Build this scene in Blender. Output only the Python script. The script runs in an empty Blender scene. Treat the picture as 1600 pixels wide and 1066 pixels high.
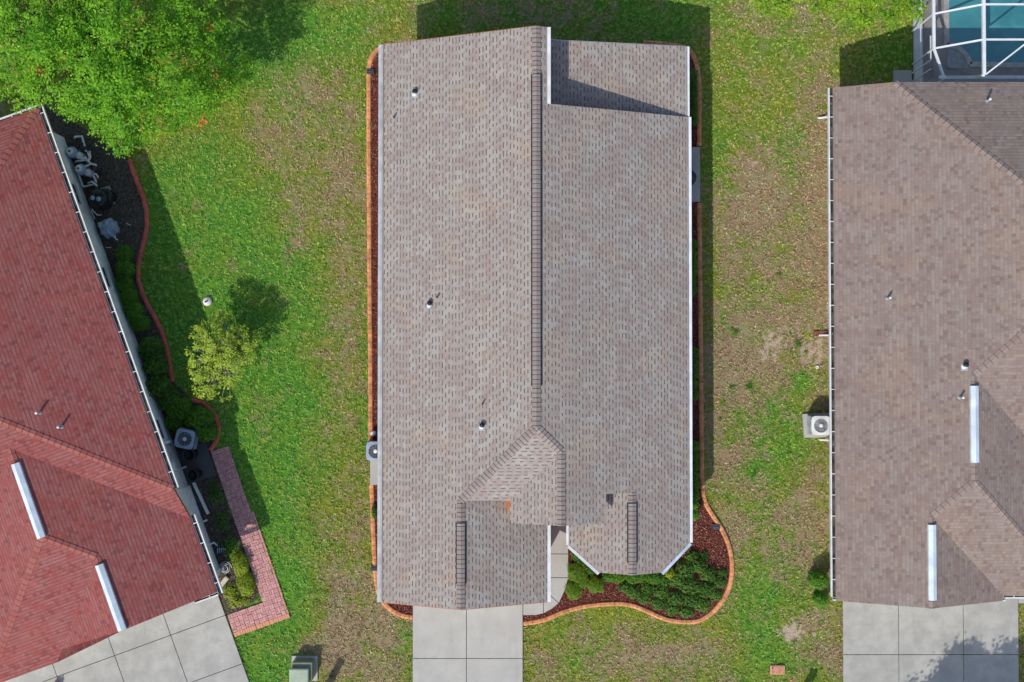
import bpy, bmesh, math, random
import numpy as np
from mathutils import Vector, Matrix
random.seed(7); RNG = np.random.default_rng(11)
R = math.radians
SC = bpy.context.scene
COL = SC.collection

# ------------------------------------------------------------------ camera
CAM_H, FPX, TILT = 43.0, 1565.0, 1.04
cd = bpy.data.cameras.new("camera"); cam = bpy.data.objects.new("camera", cd); COL.objects.link(cam)
cd.sensor_width = 36.0; cd.lens = 36.0 * FPX / 1600.0; cd.clip_start = 0.5; cd.clip_end = 2000
cam.location = (0, 0, CAM_H); cam.rotation_euler = (R(TILT), 0, 0)
SC.camera = cam
# ------------------------------------------------------------------ light
SUNV = Vector((0.54, 1.0, -1.0)).normalized()         # direction the sunlight travels
ELEV = math.asin(-SUNV.z); AZ = math.atan2(-SUNV.x, -SUNV.y)
w = bpy.data.worlds.new("World"); SC.world = w; w.use_nodes = True
nt = w.node_tree; nt.nodes.clear()
sky = nt.nodes.new("ShaderNodeTexSky"); sky.sky_type = 'NISHITA'; sky.sun_disc = False
sky.sun_elevation = ELEV; sky.sun_rotation = AZ
bg = nt.nodes.new("ShaderNodeBackground"); bg.inputs[1].default_value = 0.15
wo = nt.nodes.new("ShaderNodeOutputWorld")
nt.links.new(sky.outputs[0], bg.inputs[0]); nt.links.new(bg.outputs[0], wo.inputs[0])
sd = bpy.data.lights.new("sun", 'SUN'); sun = bpy.data.objects.new("sun", sd); COL.objects.link(sun)
sd.energy = 3.35; sd.angle = R(0.5); sd.color = (1.0, 0.95, 0.87)
sun.rotation_euler = SUNV.to_track_quat('-Z', 'Y').to_euler(); sun.location = (-20, -35, 50)
SC.view_settings.view_transform = 'Standard'; SC.view_settings.look = 'None'
SC.view_settings.exposure = 0.2; SC.view_settings.gamma = 1.0
SC.render.engine = 'CYCLES'

# ------------------------------------------------------------------ measuring helpers
_ct, _st = math.cos(R(TILT)), math.sin(R(TILT))
def ray(px, py):
    x = (px - 800) / FPX; y = -(py - 533) / FPX; z = -1.0
    return Vector((x, y * _ct - z * _st, y * _st + z * _ct))
def W(px, py, z=0.0):
    d = ray(px, py); t = (z - CAM_H) / d.z
    return Vector((d.x * t, d.y * t, z))
def RP(px, py, pl):
    """point of the photograph's ray on the plane z = a + b x + c y"""
    a, b, c = pl; d = ray(px, py)
    t = (a - CAM_H) / (d.z - b * d.x - c * d.y)
    return Vector((d.x * t, d.y * t, CAM_H + d.z * t))
def ZP(pl, x, y): return pl[0] + pl[1] * x + pl[2] * y

# ------------------------------------------------------------------ materials
def mat_new(name):
    m = bpy.data.materials.new(name); m.use_nodes = True
    n = m.node_tree; n.nodes.clear()
    out = n.nodes.new("ShaderNodeOutputMaterial"); b = n.nodes.new("ShaderNodeBsdfPrincipled")
    n.links.new(b.outputs[0], out.inputs[0])
    b.inputs["Roughness"].default_value = 0.8
    b.inputs["Specular IOR Level"].default_value = 0.25
    return m, n, b, out
class NT:
    def __init__(s, n): s.n = n
    def node(s, t, **k):
        o = s.n.nodes.new(t)
        for a, v in k.items(): setattr(o, a, v)
        return o
    def set(s, sock, v):
        if hasattr(v, 'is_linked'): s.n.links.new(v, sock)
        else: sock.default_value = v
    def m(s, op, a, b=None, c=None, clamp=False):
        o = s.node("ShaderNodeMath", operation=op); o.use_clamp = clamp
        s.set(o.inputs[0], a)
        if b is not None: s.set(o.inputs[1], b)
        if c is not None: s.set(o.inputs[2], c)
        return o.outputs[0]
    def mix(s, f, a, b, blend='MIX'):
        o = s.node("ShaderNodeMix", data_type='RGBA', blend_type=blend)
        s.set(o.inputs[0], f)
        for sock, v in ((o.inputs[6], a), (o.inputs[7], b)):
            if isinstance(v, tuple) and len(v) == 3: v = (*v, 1)
            s.set(sock, v)
        return o.outputs[2]
    def noise(s, vec, scale, detail=3, rough=.55, col=False):
        o = s.node("ShaderNodeTexNoise"); o.inputs["Scale"].default_value = scale
        o.inputs["Detail"].default_value = detail; o.inputs["Roughness"].default_value = rough
        if vec is not None: s.n.links.new(vec, o.inputs["Vector"])
        return o.outputs[1 if col else 0]
    def white(s, x, y):
        c = s.node("ShaderNodeCombineXYZ"); s.set(c.inputs[0], x); s.set(c.inputs[1], y)
        o = s.node("ShaderNodeTexWhiteNoise", noise_dimensions='2D'); s.n.links.new(c.outputs[0], o.inputs[0])
        return o.outputs[0]
    def m2(s, vec, off):
        o = s.node("ShaderNodeVectorMath", operation='ADD'); s.n.links.new(vec, o.inputs[0]); o.inputs[1].default_value = (off, off * .7, 0)
        return o.outputs[0]
    def ramp(s, f, lo, hi): 
        o = s.node("ShaderNodeMapRange", interpolation_type='SMOOTHSTEP'); s.set(o.inputs[0], f)
        o.inputs[1].default_value = lo; o.inputs[2].default_value = hi
        return o.outputs[0]
    def pos(s): return s.node("ShaderNodeNewGeometry").outputs["Position"]
    def attr(s, name):
        return s.node("ShaderNodeAttribute", attribute_name=name).outputs["Fac"]
    def bump(s, h, strength, dist, b):
        o = s.node("ShaderNodeBump"); o.inputs["Strength"].default_value = strength
        o.inputs["Distance"].default_value = dist; s.n.links.new(h, o.inputs["Height"])
        s.n.links.new(o.outputs[0], b.inputs["Normal"])

def simple(name, c, rough=.7, var=.12, scale=3.0, metal=0.0, spec=.3, bump=0.0, speck=0.0):
    m, n, b, o = mat_new(name); t = NT(n); p = t.pos()
    f = t.noise(p, scale, 4)
    dark = tuple(v * (1 - var * 2) for v in c); lite = tuple(min(1, v * (1 + var)) for v in c)
    col = t.mix(t.ramp(f, .3, .7), dark, lite)
    if speck:
        col = t.mix(t.m('MULTIPLY', t.noise(p, scale * 18, 2), speck), col, tuple(v * .45 for v in c))
    n.links.new(col, b.inputs["Base Color"])
    b.inputs["Roughness"].default_value = rough; b.inputs["Metallic"].default_value = metal
    b.inputs["Specular IOR Level"].default_value = spec
    if bump: t.bump(t.noise(p, scale * 12, 3), bump, .02, b)
    return m

def shingle(name, ca, cb, cdark, teeth=True, row_h=.143, cell_w=.2, contrast=1.0, line=.3, stain=(.45,.33,.22), linedark=.55):
    """asphalt shingles laid in courses; UV in metres, V runs up the slope"""
    m, n, b, o = mat_new(name); t = NT(n)
    uv = t.node("ShaderNodeUVMap"); uv.uv_map = "UVMap"
    sp = t.node("ShaderNodeSeparateXYZ"); n.links.new(uv.outputs[0], sp.inputs[0])
    p = t.pos()
    V = t.m('DIVIDE', sp.outputs[1], row_h); row = t.m('FLOOR', V); fr = t.m('FRACT', V)
    rn = t.white(row, 3.7)
    U = t.m('ADD', t.m('DIVIDE', sp.outputs[0], cell_w), t.m('MULTIPLY', rn, 9.0))
    cell = t.m('FLOOR', U); c1 = t.white(cell, row)
    c2 = t.white(t.m('FLOOR', t.m('DIVIDE', U, 2.6)), row)
    lf = t.noise(p, .55, 3); lf2 = t.noise(p, 1.5, 4, .65); lf3 = t.noise(t.m2(p, 31.0), 1.1, 4, .7)
    f = t.m('ADD', t.m('MULTIPLY', c1, .5), t.m('MULTIPLY', c2, .5))
    f = t.m('ADD', t.m('MULTIPLY', t.m('SUBTRACT', f, .5), contrast), .5)
    f = t.m('ADD', f, t.m('MULTIPLY', t.m('SUBTRACT', lf2, .5), 2.2), clamp=True)
    col = t.mix(f, ca, cb)
    cl = tuple(v * 1.16 for v in cb)
    col = t.mix(t.m('MULTIPLY', t.ramp(t.m('ADD', lf3, t.m('MULTIPLY', t.m('SUBTRACT', c2, .5), .25)), .53, .66), .55), col, cl)
    # weathering: warm patches
    col = t.mix(t.m('MULTIPLY', t.ramp(t.m('ADD', lf, t.m('MULTIPLY', t.m('SUBTRACT', c1, .5), .15)), .52, .68), .30), col, stain)
    if teeth:
        h = t.m('FRACT', t.m('DIVIDE', U, 2.0))
        c3 = t.white(t.m('FLOOR', t.m('DIVIDE', U, 2.0)), t.m('ADD', row, 91.3))
        inside = t.m('LESS_THAN', h, t.m('ADD', .30, t.m('MULTIPLY', c3, .42)))
        band = t.m('LESS_THAN', fr, line)
        dash = t.m('MULTIPLY', inside, band)
        cd2 = t.mix(t.m('MULTIPLY', c3, .8), cdark, tuple(v * 1.35 for v in cdark))
        col = t.mix(t.m('MULTIPLY', dash, t.m('ADD', .55, t.m('MULTIPLY', c2, .4))), col, cd2)
        hgt = t.m('ADD', t.m('MULTIPLY', t.m('SUBTRACT', 1.0, fr), .6), t.m('MULTIPLY', inside, .4))
    else:
        rare = t.m('GREATER_THAN', t.white(cell, t.m('ADD', row, 17.9)), .88)
        col = t.mix(t.m('MULTIPLY', rare, .38), col, cdark)
        pale = t.m('GREATER_THAN', t.white(t.m('ADD', cell, 5.5), t.m('ADD', row, 47.9)), .86)
        col = t.mix(t.m('MULTIPLY', pale, .35), col, tuple(v * 1.2 for v in cb))
        band = t.m('LESS_THAN', fr, line * .55)
        edge = t.m('LESS_THAN', t.m('FRACT', U), .10)
        l2 = t.m('MAXIMUM', t.m('MULTIPLY', t.m('MULTIPLY', band, t.m('ADD', .35, c2)), linedark), t.m('MULTIPLY', edge, .2))
        col = t.mix(l2, col, cdark)
        hgt = t.m('SUBTRACT', 1.0, fr)
    col = t.mix(t.m('MULTIPLY', t.m('SUBTRACT', t.noise(p, 38, 2), .3), .42, clamp=True), col, (.06, .05, .05))
    n.links.new(col, b.inputs["Base Color"]); b.inputs["Roughness"].default_value = .9
    b.inputs["Specular IOR Level"].default_value = .2
    t.bump(hgt, .9, .012, b)
    return m

def capmat(name, ca, cb, cdark, step=.175):
    """ridge cap shingles: U runs along the ridge in metres"""
    m, n, b, o = mat_new(name); t = NT(n)
    uv = t.node("ShaderNodeUVMap"); uv.uv_map = "UVMap"
    sp = t.node("ShaderNodeSeparateXYZ"); n.links.new(uv.outputs[0], sp.inputs[0])
    U = t.m('DIVIDE', sp.outputs[0], step); c = t.white(t.m('FLOOR', U), 1.0)
    col = t.mix(c, ca, cb)
    col = t.mix(t.m('MULTIPLY', t.m('LESS_THAN', t.m('FRACT', U), .2), .8), col, cdark)
    col = t.mix(t.m('MULTIPLY', t.noise(t.pos(), 38, 2), .2), col, (.06, .05, .05))
    n.links.new(col, b.inputs["Base Color"]); b.inputs["Roughness"].default_value = .9
    return m

def leafmat(name, ca, cb, cc, trans=.35, rough=.55):
    m, n, b, o = mat_new(name); t = NT(n)
    r = t.attr("rnd"); p = t.pos(); nz = t.noise(p, 1.6, 3)
    f = t.m('ADD', t.m('MULTIPLY', r, .75), t.m('MULTIPLY', t.m('SUBTRACT', nz, .38), 1.0), clamp=True)
    col = t.mix(f, ca, cb)
    col = t.mix(t.ramp(r, .93, .97), col, cc)
    n.links.new(col, b.inputs["Base Color"]); b.inputs["Roughness"].default_value = rough
    b.inputs["Specular IOR Level"].default_value = .3
    tr = n.nodes.new("ShaderNodeBsdfTranslucent"); n.links.new(col, tr.inputs[0])
    mx = n.nodes.new("ShaderNodeMixShader"); mx.inputs[0].default_value = trans
    n.links.new(b.outputs[0], mx.inputs[1]); n.links.new(tr.outputs[0], mx.inputs[2])
    n.links.new(mx.outputs[0], o.inputs[0])
    return m

def concrete(name, c, stain=.25):
    m, n, b, o = mat_new(name); t = NT(n); p = t.pos()
    col = t.mix(t.ramp(t.noise(p, 1.1, 6, .68), .35, .7), tuple(v * (1 - stain) for v in c), c)
    col = t.mix(t.m('MULTIPLY', t.ramp(t.noise(p, 2.7, 4, .7), .52, .72), .35), col, (c[0]*.72, c[1]*.68, c[2]*.6))
    col = t.mix(t.m('MULTIPLY', t.noise(p, 45, 2), .35), col, tuple(v * .6 for v in c))
    mp = t.node("ShaderNodeVectorMath", operation='MULTIPLY'); n.links.new(p, mp.inputs[0]); mp.inputs[1].default_value = (1.5, .22, 1)
    col = t.mix(t.m('MULTIPLY', t.ramp(t.noise(mp.outputs[0], 1.3, 5, .7), .5, .75), .30), col, (c[0]*.6, c[1]*.58, c[2]*.55))
    col = t.mix(t.m('MULTIPLY', t.ramp(t.noise(p, 7, 3, .6), .66, .74), .35), col, (c[0]*.5, c[1]*.48, c[2]*.44))
    n.links.new(col, b.inputs["Base Color"]); b.inputs["Roughness"].default_value = .9
    t.bump(t.noise(p, 60, 3), .25, .01, b)
    return m

def lawnmat(name, blade):
    m, n, b, o = mat_new(name); t = NT(n); p = t.pos()
    dry = t.attr("dry"); sand = t.attr("sand"); lush = t.attr("lush")
    n0 = t.noise(t.m2(p, 53.0), .42, 3, .6); n1 = t.noise(p, .9, 5, .7);
    lush = t.m('ADD', lush, t.m('MULTIPLY', t.m('SUBTRACT', n0, .52), 2.2), clamp=True); n2 = t.noise(p, 4.2, 4, .7); n3 = t.noise(p, 13, 3, .65)
    f = t.m('ADD', dry, t.m('MULTIPLY', t.m('SUBTRACT', n1, .5), 2.4)); f = t.m('ADD', f, t.m('MULTIPLY', t.m('SUBTRACT', n0, .5), -1.1))
    f = t.m('ADD', f, t.m('MULTIPLY', t.m('SUBTRACT', n2, .5), 2.2))
    if blade:
        r = t.attr("rnd"); f = t.m('ADD', f, t.m('MULTIPLY', t.m('SUBTRACT', r, .5), .7))
    else:
        f = t.m('ADD', f, t.m('MULTIPLY', t.m('SUBTRACT', n3, .5), 1.2))
    f = t.ramp(f, .1, .95)
    n4 = t.noise(t.m2(p, 17.0), 1.5, 4, .7)
    green = t.mix(lush, t.mix(t.ramp(n4, .4, .6), (.27, .30, .03), (.19, .29, .03)), (.085, .30, .03))
    green = t.mix(t.ramp(n2, .38, .66), green, t.mix(lush, (.40, .43, .055), (.24, .46, .045)))
    straw = t.mix(t.ramp(n4, .42, .6), (.47, .33, .21), (.46, .39, .22))
    if blade:
        straw = t.mix(t.ramp(t.m('FRACT', t.m('MULTIPLY', r, 7.3)), .5, .9), straw, (.27, .165, .11))
    col = t.mix(f, green, straw)
    if blade:
        r2 = t.m('FRACT', t.m('MULTIPLY', r, 13.7))
        col = t.mix(t.m('MULTIPLY', r2, .85), t.mix(.10, t.mix(1.0, col, (1.55, 1.5, 1.4), 'MULTIPLY'), (.7, .75, .5)), t.mix(1.0, col, (.34, .38, .32), 'MULTIPLY'))
    else:
        col = t.mix(.7, col, t.mix(1.0, col, (.45, .45, .4), 'MULTIPLY'))
    sf = t.ramp(t.m('ADD', sand, t.m('MULTIPLY', t.m('SUBTRACT', n2, .5), 2.6)), .5, .66)
    col = t.mix(sf, col, t.mix(n3, (.36, .27, .19), (.5, .4, .3)))
    n.links.new(col, b.inputs["Base Color"]); b.inputs["Roughness"].default_value = .85
    b.inputs["Specular IOR Level"].default_value = .15
    if not blade: t.bump(t.m('ADD', n3, n2), .9, .06, b)
    return m

M = {}
M['sh_main'] = shingle('shingle_taupe', (.318, .25, .22), (.352, .324, .292), (.095, .065, .058), cell_w=.17)
M['cap_main'] = capmat('ridge_taupe', (.30, .235, .21), (.33, .285, .262), (.07, .048, .045))
M['sh_brown'] = shingle('shingle_brown', (.24, .17, .145), (.275, .225, .195), (.13, .092, .08), teeth=False, cell_w=.14, contrast=.9, line=.5, stain=(.36,.24,.155), linedark=.16)
M['cap_brown'] = capmat('ridge_brown', (.25, .18, .155), (.31, .245, .21), (.17, .12, .105), .25)
M['sh_red'] = shingle('shingle_red', (.29, .066, .057), (.295, .112, .102), (.11, .03, .032), teeth=False, cell_w=.14, contrast=.8, line=.55, stain=(.38, .11, .085), linedark=.42)
M['cap_red'] = capmat('ridge_red', (.31, .085, .07), (.36, .13, .105), (.2, .055, .05), .25)
M['white'] = simple('white_paint', (.72, .72, .71), .5, .08, 2.5, speck=.12)
M['whitesoft'] = simple('white_aluminium', (.72, .74, .77), .4, .06)
M['bluewhite'] = simple('pale_blue_metal', (.64, .72, .80), .45, .10, 1.6, speck=.15)
M['drip'] = simple('worn_drip_edge', (.40, .385, .375), .8, .12, 2, speck=.3)
M['gutter_dark'] = simple('gutter_debris', (.075, .07, .065), .9, .4, 3)  # dark tone for the channel floor of open gutters
M['gutter_grey'] = simple('dusty_gutter', (.50, .50, .50), .6, .12, 2, speck=.25)
M['black'] = simple('black_plastic', (.018, .018, .02), .4, .2)
M['dark'] = simple('dark_grey', (.05, .055, .065), .5, .2)
M['grey'] = simple('grey_metal', (.33, .35, .37), .4, .15)
M['bluegrey'] = simple('blue_grey_metal', (.30, .36, .45), .4, .1)
M['wall_orange'] = simple('orange_stucco', (.50, .17, .055), .9, .08, 6, bump=.4)
M['wall_grey'] = simple('pale_green_grey_stucco', (.76, .78, .74), .9, .07, 4, bump=.4, speck=.15)
M['wall_beige'] = simple('beige_stucco', (.5, .42, .33), .9, .07, 4, bump=.4)
M['glass'] = simple('dark_window_glass', (.012, .016, .022), .9, .1, 1, spec=.02)
M['bronze'] = simple('grey_window_frame', (.30, .32, .33), .5, .1)
M['curb_orange'] = simple('orange_curb', (.74, .33, .15), .85, .20, 3.5, bump=.5, speck=.35)
M['curb_red'] = simple('red_curb', (.62, .14, .10), .85, .12, 5, bump=.4, speck=.25)
M['conc'] = concrete('pale_concrete', (.485, .47, .43), .12)
M['conc_old'] = concrete('grey_concrete', (.47, .455, .415), .26)
M['conc_dark'] = concrete('dark_slab', (.10, .10, .095), .3)  # dark grey concrete for the pad under the bins
M['joint'] = simple('joint_dirt', (.05, .055, .045), .9)
M['screen_frame'] = simple('white_frame', (.70, .73, .76), .5, .05, speck=.1)
M['trans_green'] = simple('pale_green_metal', (.36, .43, .31), .5, .08, 2)
M['trans_green2'] = simple('dull_green_metal', (.20, .24, .17), .5, .1, 2)
M['bark'] = simple('bark', (.16, .12, .09), .9, .3, 8, bump=.6)
M['twig'] = simple('pale_bark', (.36, .31, .25), .9, .2, 8)
M['red'] = simple('red_plastic', (.55, .02, .015), .35, .05)
M['orange_paver'] = simple('salmon_paver', (.62, .33, .22), .85, .12, 9, bump=.5)
M['bluedecor'] = simple('blue_pipe', (.25, .38, .55), .4, .1)
M['hose'] = simple('grey_hose', (.42, .45, .45), .4, .2)
M['copper'] = simple('brown_splash_block', (.22, .075, .055), .7, .2, 6)
M['leaf_big'] = leafmat('bright_green_leaf', (.035, .21, .012), (.32, .62, .03), (.56, .74, .08), .42)
M['leaf_flower'] = simple('orange_red_petals', (.75, .12, .04), .6, .1)
M['leaf_small'] = leafmat('yellow_green_leaf', (.20, .32, .02), (.56, .68, .09), (.8, .78, .3), .35)
M['leaf_lime'] = leafmat('lime_leaf', (.09, .26, .012), (.36, .52, .03), (.75, .70, .06), .4)
M['leaf_dark'] = leafmat('dark_shrub_leaf', (.03, .095, .012), (.14, .28, .035), (.28, .42, .09), .3)
M['leaf_mid'] = leafmat('mid_shrub_leaf', (.04, .15, .012), (.17, .36, .025), (.28, .42, .06), .32)
M['leaf_yel'] = leafmat('yellow_shrub_leaf', (.12, .20, .012), (.44, .52, .03), (.5, .55, .06), .3)
M['topiary'] = leafmat('clipped_leaf', (.09, .18, .01), (.21, .35, .025), (.24, .38, .03), .25)
M['paver'] = None

def chipmat(name, ca, cb, cc):
    m, n, b, o = mat_new(name); t = NT(n); r = t.attr("rnd"); p = t.pos()
    col = t.mix(r, ca, cb); col = t.mix(t.ramp(r, .85, .95), col, cc)
    col = t.mix(t.m('MULTIPLY', t.noise(p, 9, 3), .4), col, tuple(v * .3 for v in ca))
    n.links.new(col, b.inputs["Base Color"]); b.inputs["Roughness"].default_value = .9
    return m
M['chip_red'] = chipmat('red_mulch_chip', (.16, .035, .024), (.42, .15, .10), (.66, .40, .30))
M['chip_dark'] = chipmat('dark_mulch_chip', (.085, .06, .045), (.19, .14, .10), (.42, .36, .3))
M['mulch_red'] = simple('red_mulch', (.12, .03, .02), .95, .4, 14, bump=1.0)
M['mulch_dark'] = simple('dark_mulch', (.12, .095, .07), .95, .35, 14, bump=1.0)
M['paver'] = chipmat('pink_red_paver', (.52, .25, .23), (.74, .40, .38), (.74, .33, .20))
M['lawn'] = lawnmat('lawn_soil', False); M['blade'] = lawnmat('grass_blade', True)

def screenmat():
    m, n, b, o = mat_new('insect_screen'); t = NT(n)
    b.inputs["Base Color"].default_value = (.03, .03, .035, 1); b.inputs["Roughness"].default_value = .7
    tr = n.nodes.new("ShaderNodeBsdfTransparent"); mx = n.nodes.new("ShaderNodeMixShader"); mx.inputs[0].default_value = .22
    n.links.new(tr.outputs[0], mx.inputs[1]); n.links.new(b.outputs[0], mx.inputs[2]); n.links.new(mx.outputs[0], o.inputs[0])
    return m
M['screen'] = screenmat()
def watermat():
    m, n, b, o = mat_new('pool_water'); t = NT(n); p = t.pos()
    col = t.mix(t.ramp(t.noise(p, 1.1, 3), .3, .7), (.05, .28, .33), (.085, .37, .42))
    n.links.new(col, b.inputs["Base Color"]); b.inputs["Roughness"].default_value = .05
    b.inputs["Specular IOR Level"].default_value = .5
    t.bump(t.noise(p, 5, 3), .35, .05, b); return m
M['water'] = watermat()

# ------------------------------------------------------------------ object helpers
def tag(o, label=None, cat=None, group=None, kind=None):
    if label: o['label'] = label
    if cat: o['category'] = cat
    if group: o['group'] = group
    if kind: o['kind'] = kind
    return o
def empty(name, loc, label, cat, group=None):
    o = bpy.data.objects.new(name, None); o.empty_display_size = .2
    COL.objects.link(o); o.location = loc
    return tag(o, label, cat, group)
class MB:
    def __init__(s): s.v = []; s.f = []; s.uv = None
    def add(s, vs, fs):
        k = len(s.v); s.v += [tuple(v) for v in vs]; s.f += [tuple(i + k for i in f) for f in fs]; return s
    def box(s, c, size, rz=0.0, taper=1.0):
        hx, hy, hz = size[0] / 2, size[1] / 2, size[2] / 2; ca, sa = math.cos(rz), math.sin(rz); vs = []
        for z, k in ((-hz, 1), (hz, taper)):
            for x, y in ((-hx, -hy), (hx, -hy), (hx, hy), (-hx, hy)):
                x *= k; y *= k
                vs.append((c[0] + x * ca - y * sa, c[1] + x * sa + y * ca, c[2] + z))
        return s.add(vs, [(3, 2, 1, 0), (4, 5, 6, 7), (0, 1, 5, 4), (1, 2, 6, 5), (2, 3, 7, 6), (3, 0, 4, 7)])
    def prism(s, pts, z0, z1):
        """pts: list of (x,y) counter-clockwise or not; z0/z1 numbers or lists"""
        n = len(pts); a = sum(pts[i][0] * pts[(i + 1) % n][1] - pts[(i + 1) % n][0] * pts[i][1] for i in range(n))
        idx = list(range(n)) if a > 0 else list(range(n))[::-1]
        Z0 = z0 if isinstance(z0, (list, tuple)) else [z0] * n; Z1 = z1 if isinstance(z1, (list, tuple)) else [z1] * n
        vs = [(pts[i][0], pts[i][1], Z0[i]) for i in idx] + [(pts[i][0], pts[i][1], Z1[i]) for i in idx]
        fs = [tuple(range(n))[::-1], tuple(range(n, 2 * n))] + [(i, (i + 1) % n, n + (i + 1) % n, n + i) for i in range(n)]
        return s.add(vs, fs)
    def tube(s, path, r, seg=8, close=False):
        path = [Vector(p) for p in path]; rs = r if isinstance(r, (list, tuple)) else [r] * len(path); vs = []; N = len(path)
        up = None
        for i, p in enumerate(path):
            if close: d = path[(i + 1) % N] - path[i - 1]
            else: d = path[min(i + 1, N - 1)] - path[max(i - 1, 0)]
            d.normalize()
            if up is None: up = Vector((0, 0, 1)) if abs(d.z) < .9 else Vector((1, 0, 0))
            a = d.cross(up).normalized(); bb = a.cross(d).normalized(); up = bb
            for k in range(seg):
                t = 2 * math.pi * k / seg; vs.append(p + (a * math.cos(t) + bb * math.sin(t)) * rs[i])
        fs = []
        for i in range(N if close else N - 1):
            j = (i + 1) % N
            for k in range(seg):
                l = (k + 1) % seg; fs.append((i * seg + k, i * seg + l, j * seg + l, j * seg + k))
        if not close: fs += [tuple(range(seg))[::-1], tuple((N - 1) * seg + k for k in range(seg))]
        return s.add(vs, fs)
    def lathe(s, c, prof, seg=20, a0=0.0):
        """prof: (radius, z) from bottom to top"""
        vs = []
        for r, z in prof:
            for k in range(seg):
                t = 2 * math.pi * k / seg + a0; vs.append((c[0] + r * math.cos(t), c[1] + r * math.sin(t), c[2] + z))
        n = len(prof); fs = [(i * seg + k, i * seg + (k + 1) % seg, (i + 1) * seg + (k + 1) % seg, (i + 1) * seg + k) for i in range(n - 1) for k in range(seg)]
        fs += [tuple(range(seg))[::-1], tuple((n - 1) * seg + k for k in range(seg))]
        return s.add(vs, fs)
    def beam(s, a, b, wd, ht):
        a, b = Vector(a), Vector(b); d = (b - a).normalized(); sd_ = d.cross(Vector((0, 0, 1)))
        if sd_.length < 1e-3: sd_ = Vector((1, 0, 0))
        sd_.normalize(); u = sd_.cross(d).normalized(); vs = []
        for p in (a, b):
            for x, y in ((-1, -1), (1, -1), (1, 1), (-1, 1)): vs.append(p + sd_ * x * wd / 2 + u * y * ht / 2)
        return s.add(vs, [(0, 1, 2, 3), (7, 6, 5, 4), (0, 4, 5, 1), (1, 5, 6, 2), (2, 6, 7, 3), (3, 7, 4, 0)])
    def build(s, name, mat, parent=None, smooth=False, bevel=0.0, uvs=None):
        me = bpy.data.meshes.new(name); me.from_pydata(s.v, [], s.f); me.validate(); me.update()
        bm = bmesh.new(); bm.from_mesh(me); bmesh.ops.recalc_face_normals(bm, faces=bm.faces); bm.to_mesh(me); bm.free()
        me.materials.append(mat); o = bpy.data.objects.new(name, me); COL.objects.link(o)
        if smooth:
            for p in me.polygons: p.use_smooth = True
        if parent is not None: attach(o, parent)
        if bevel:
            b = o.modifiers.new("bevel", 'BEVEL'); b.width = bevel; b.segments = 2; b.limit_method = 'ANGLE'
        return o
def wloc(o):
    v = Vector((0, 0, 0))
    while o is not None: v += o.location; o = o.parent
    return v
def attach(o, parent):
    """parent a mesh whose vertices are in world metres; none of the roots is rotated here"""
    o.parent = parent; off = wloc(parent)
    if len(o.data.vertices):
        o.data.transform(Matrix.Translation(-off))
def rebase(o, loc):
    loc = Vector(loc); o.data.transform(Matrix.Translation(-loc)); o.location = loc
    return o
def bulk(name, V, rnd, mat, parent=None, k=4, extra=None):
    """V: (n,k,3) separate k-gons; one random value per polygon"""
    V = np.asarray(V, dtype=np.float32); n = V.shape[0]
    me = bpy.data.meshes.new(name); me.vertices.add(n * k); me.vertices.foreach_set("co", V.reshape(-1))
    me.loops.add(n * k); me.loops.foreach_set("vertex_index", np.arange(n * k, dtype=np.int32))
    me.polygons.add(n); me.polygons.foreach_set("loop_start", np.arange(0, n * k, k, dtype=np.int32))
    try: me.polygons.foreach_set("loop_total", np.full(n, k, dtype=np.int32))
    except Exception: pass
    me.update(calc_edges=True)
    for nm, arr in [("rnd", rnd)] + list((extra or {}).items()):
        a = me.attributes.new(nm, 'FLOAT', 'POINT'); a.data.foreach_set("value", np.repeat(np.asarray(arr, dtype=np.float32), k))
    me.materials.append(mat); o = bpy.data.objects.new(name, me); COL.objects.link(o)
    if parent is not None: attach(o, parent)
    return o
def leafquads(P, N, L, Wd, curl=0.0):
    P = np.asarray(P); n = len(P); N = N / (np.linalg.norm(N, axis=1, keepdims=True) + 1e-9)
    r = RNG.normal(size=(n, 3)); T = np.cross(N, r); T /= np.linalg.norm(T, axis=1, keepdims=True) + 1e-9
    B = np.cross(N, T); L = np.asarray(L).reshape(-1, 1); Wd = np.asarray(Wd).reshape(-1, 1)
    return np.stack([P - T * L * .5, P + B * Wd * .5 - T * L * .05, P + T * L * .5, P - B * Wd * .5 - T * L * .05], axis=1)

def inpoly(x, y, poly):
    x = np.asarray(x); y = np.asarray(y); c = np.zeros(x.shape, bool); n = len(poly); j = n - 1
    for i in range(n):
        xi, yi = poly[i][0], poly[i][1]; xj, yj = poly[j][0], poly[j][1]
        with np.errstate(divide='ignore', invalid='ignore'):
            t = ((yi > y) != (yj > y)) & (x < (xj - xi) * (y - yi) / (yj - yi + 1e-12) + xi)
        c ^= t; j = i
    return c
def catmull(pts, n=8):
    out = []; P = [Vector(p) for p in pts]
    for i in range(len(P) - 1):
        p0, p1, p2, p3 = P[max(i - 1, 0)], P[i], P[i + 1], P[min(i + 2, len(P) - 1)]
        for k in range(n):
            t = k / n; out.append(.5 * ((2 * p1) + (p2 - p0) * t + (2 * p0 - 5 * p1 + 4 * p2 - p3) * t * t + (3 * p1 - p0 - 3 * p2 + p3) * t ** 3))
    out.append(P[-1]); return out
def G(pts): return [tuple(W(x, y, 0)[:2]) for x, y in pts]

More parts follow.
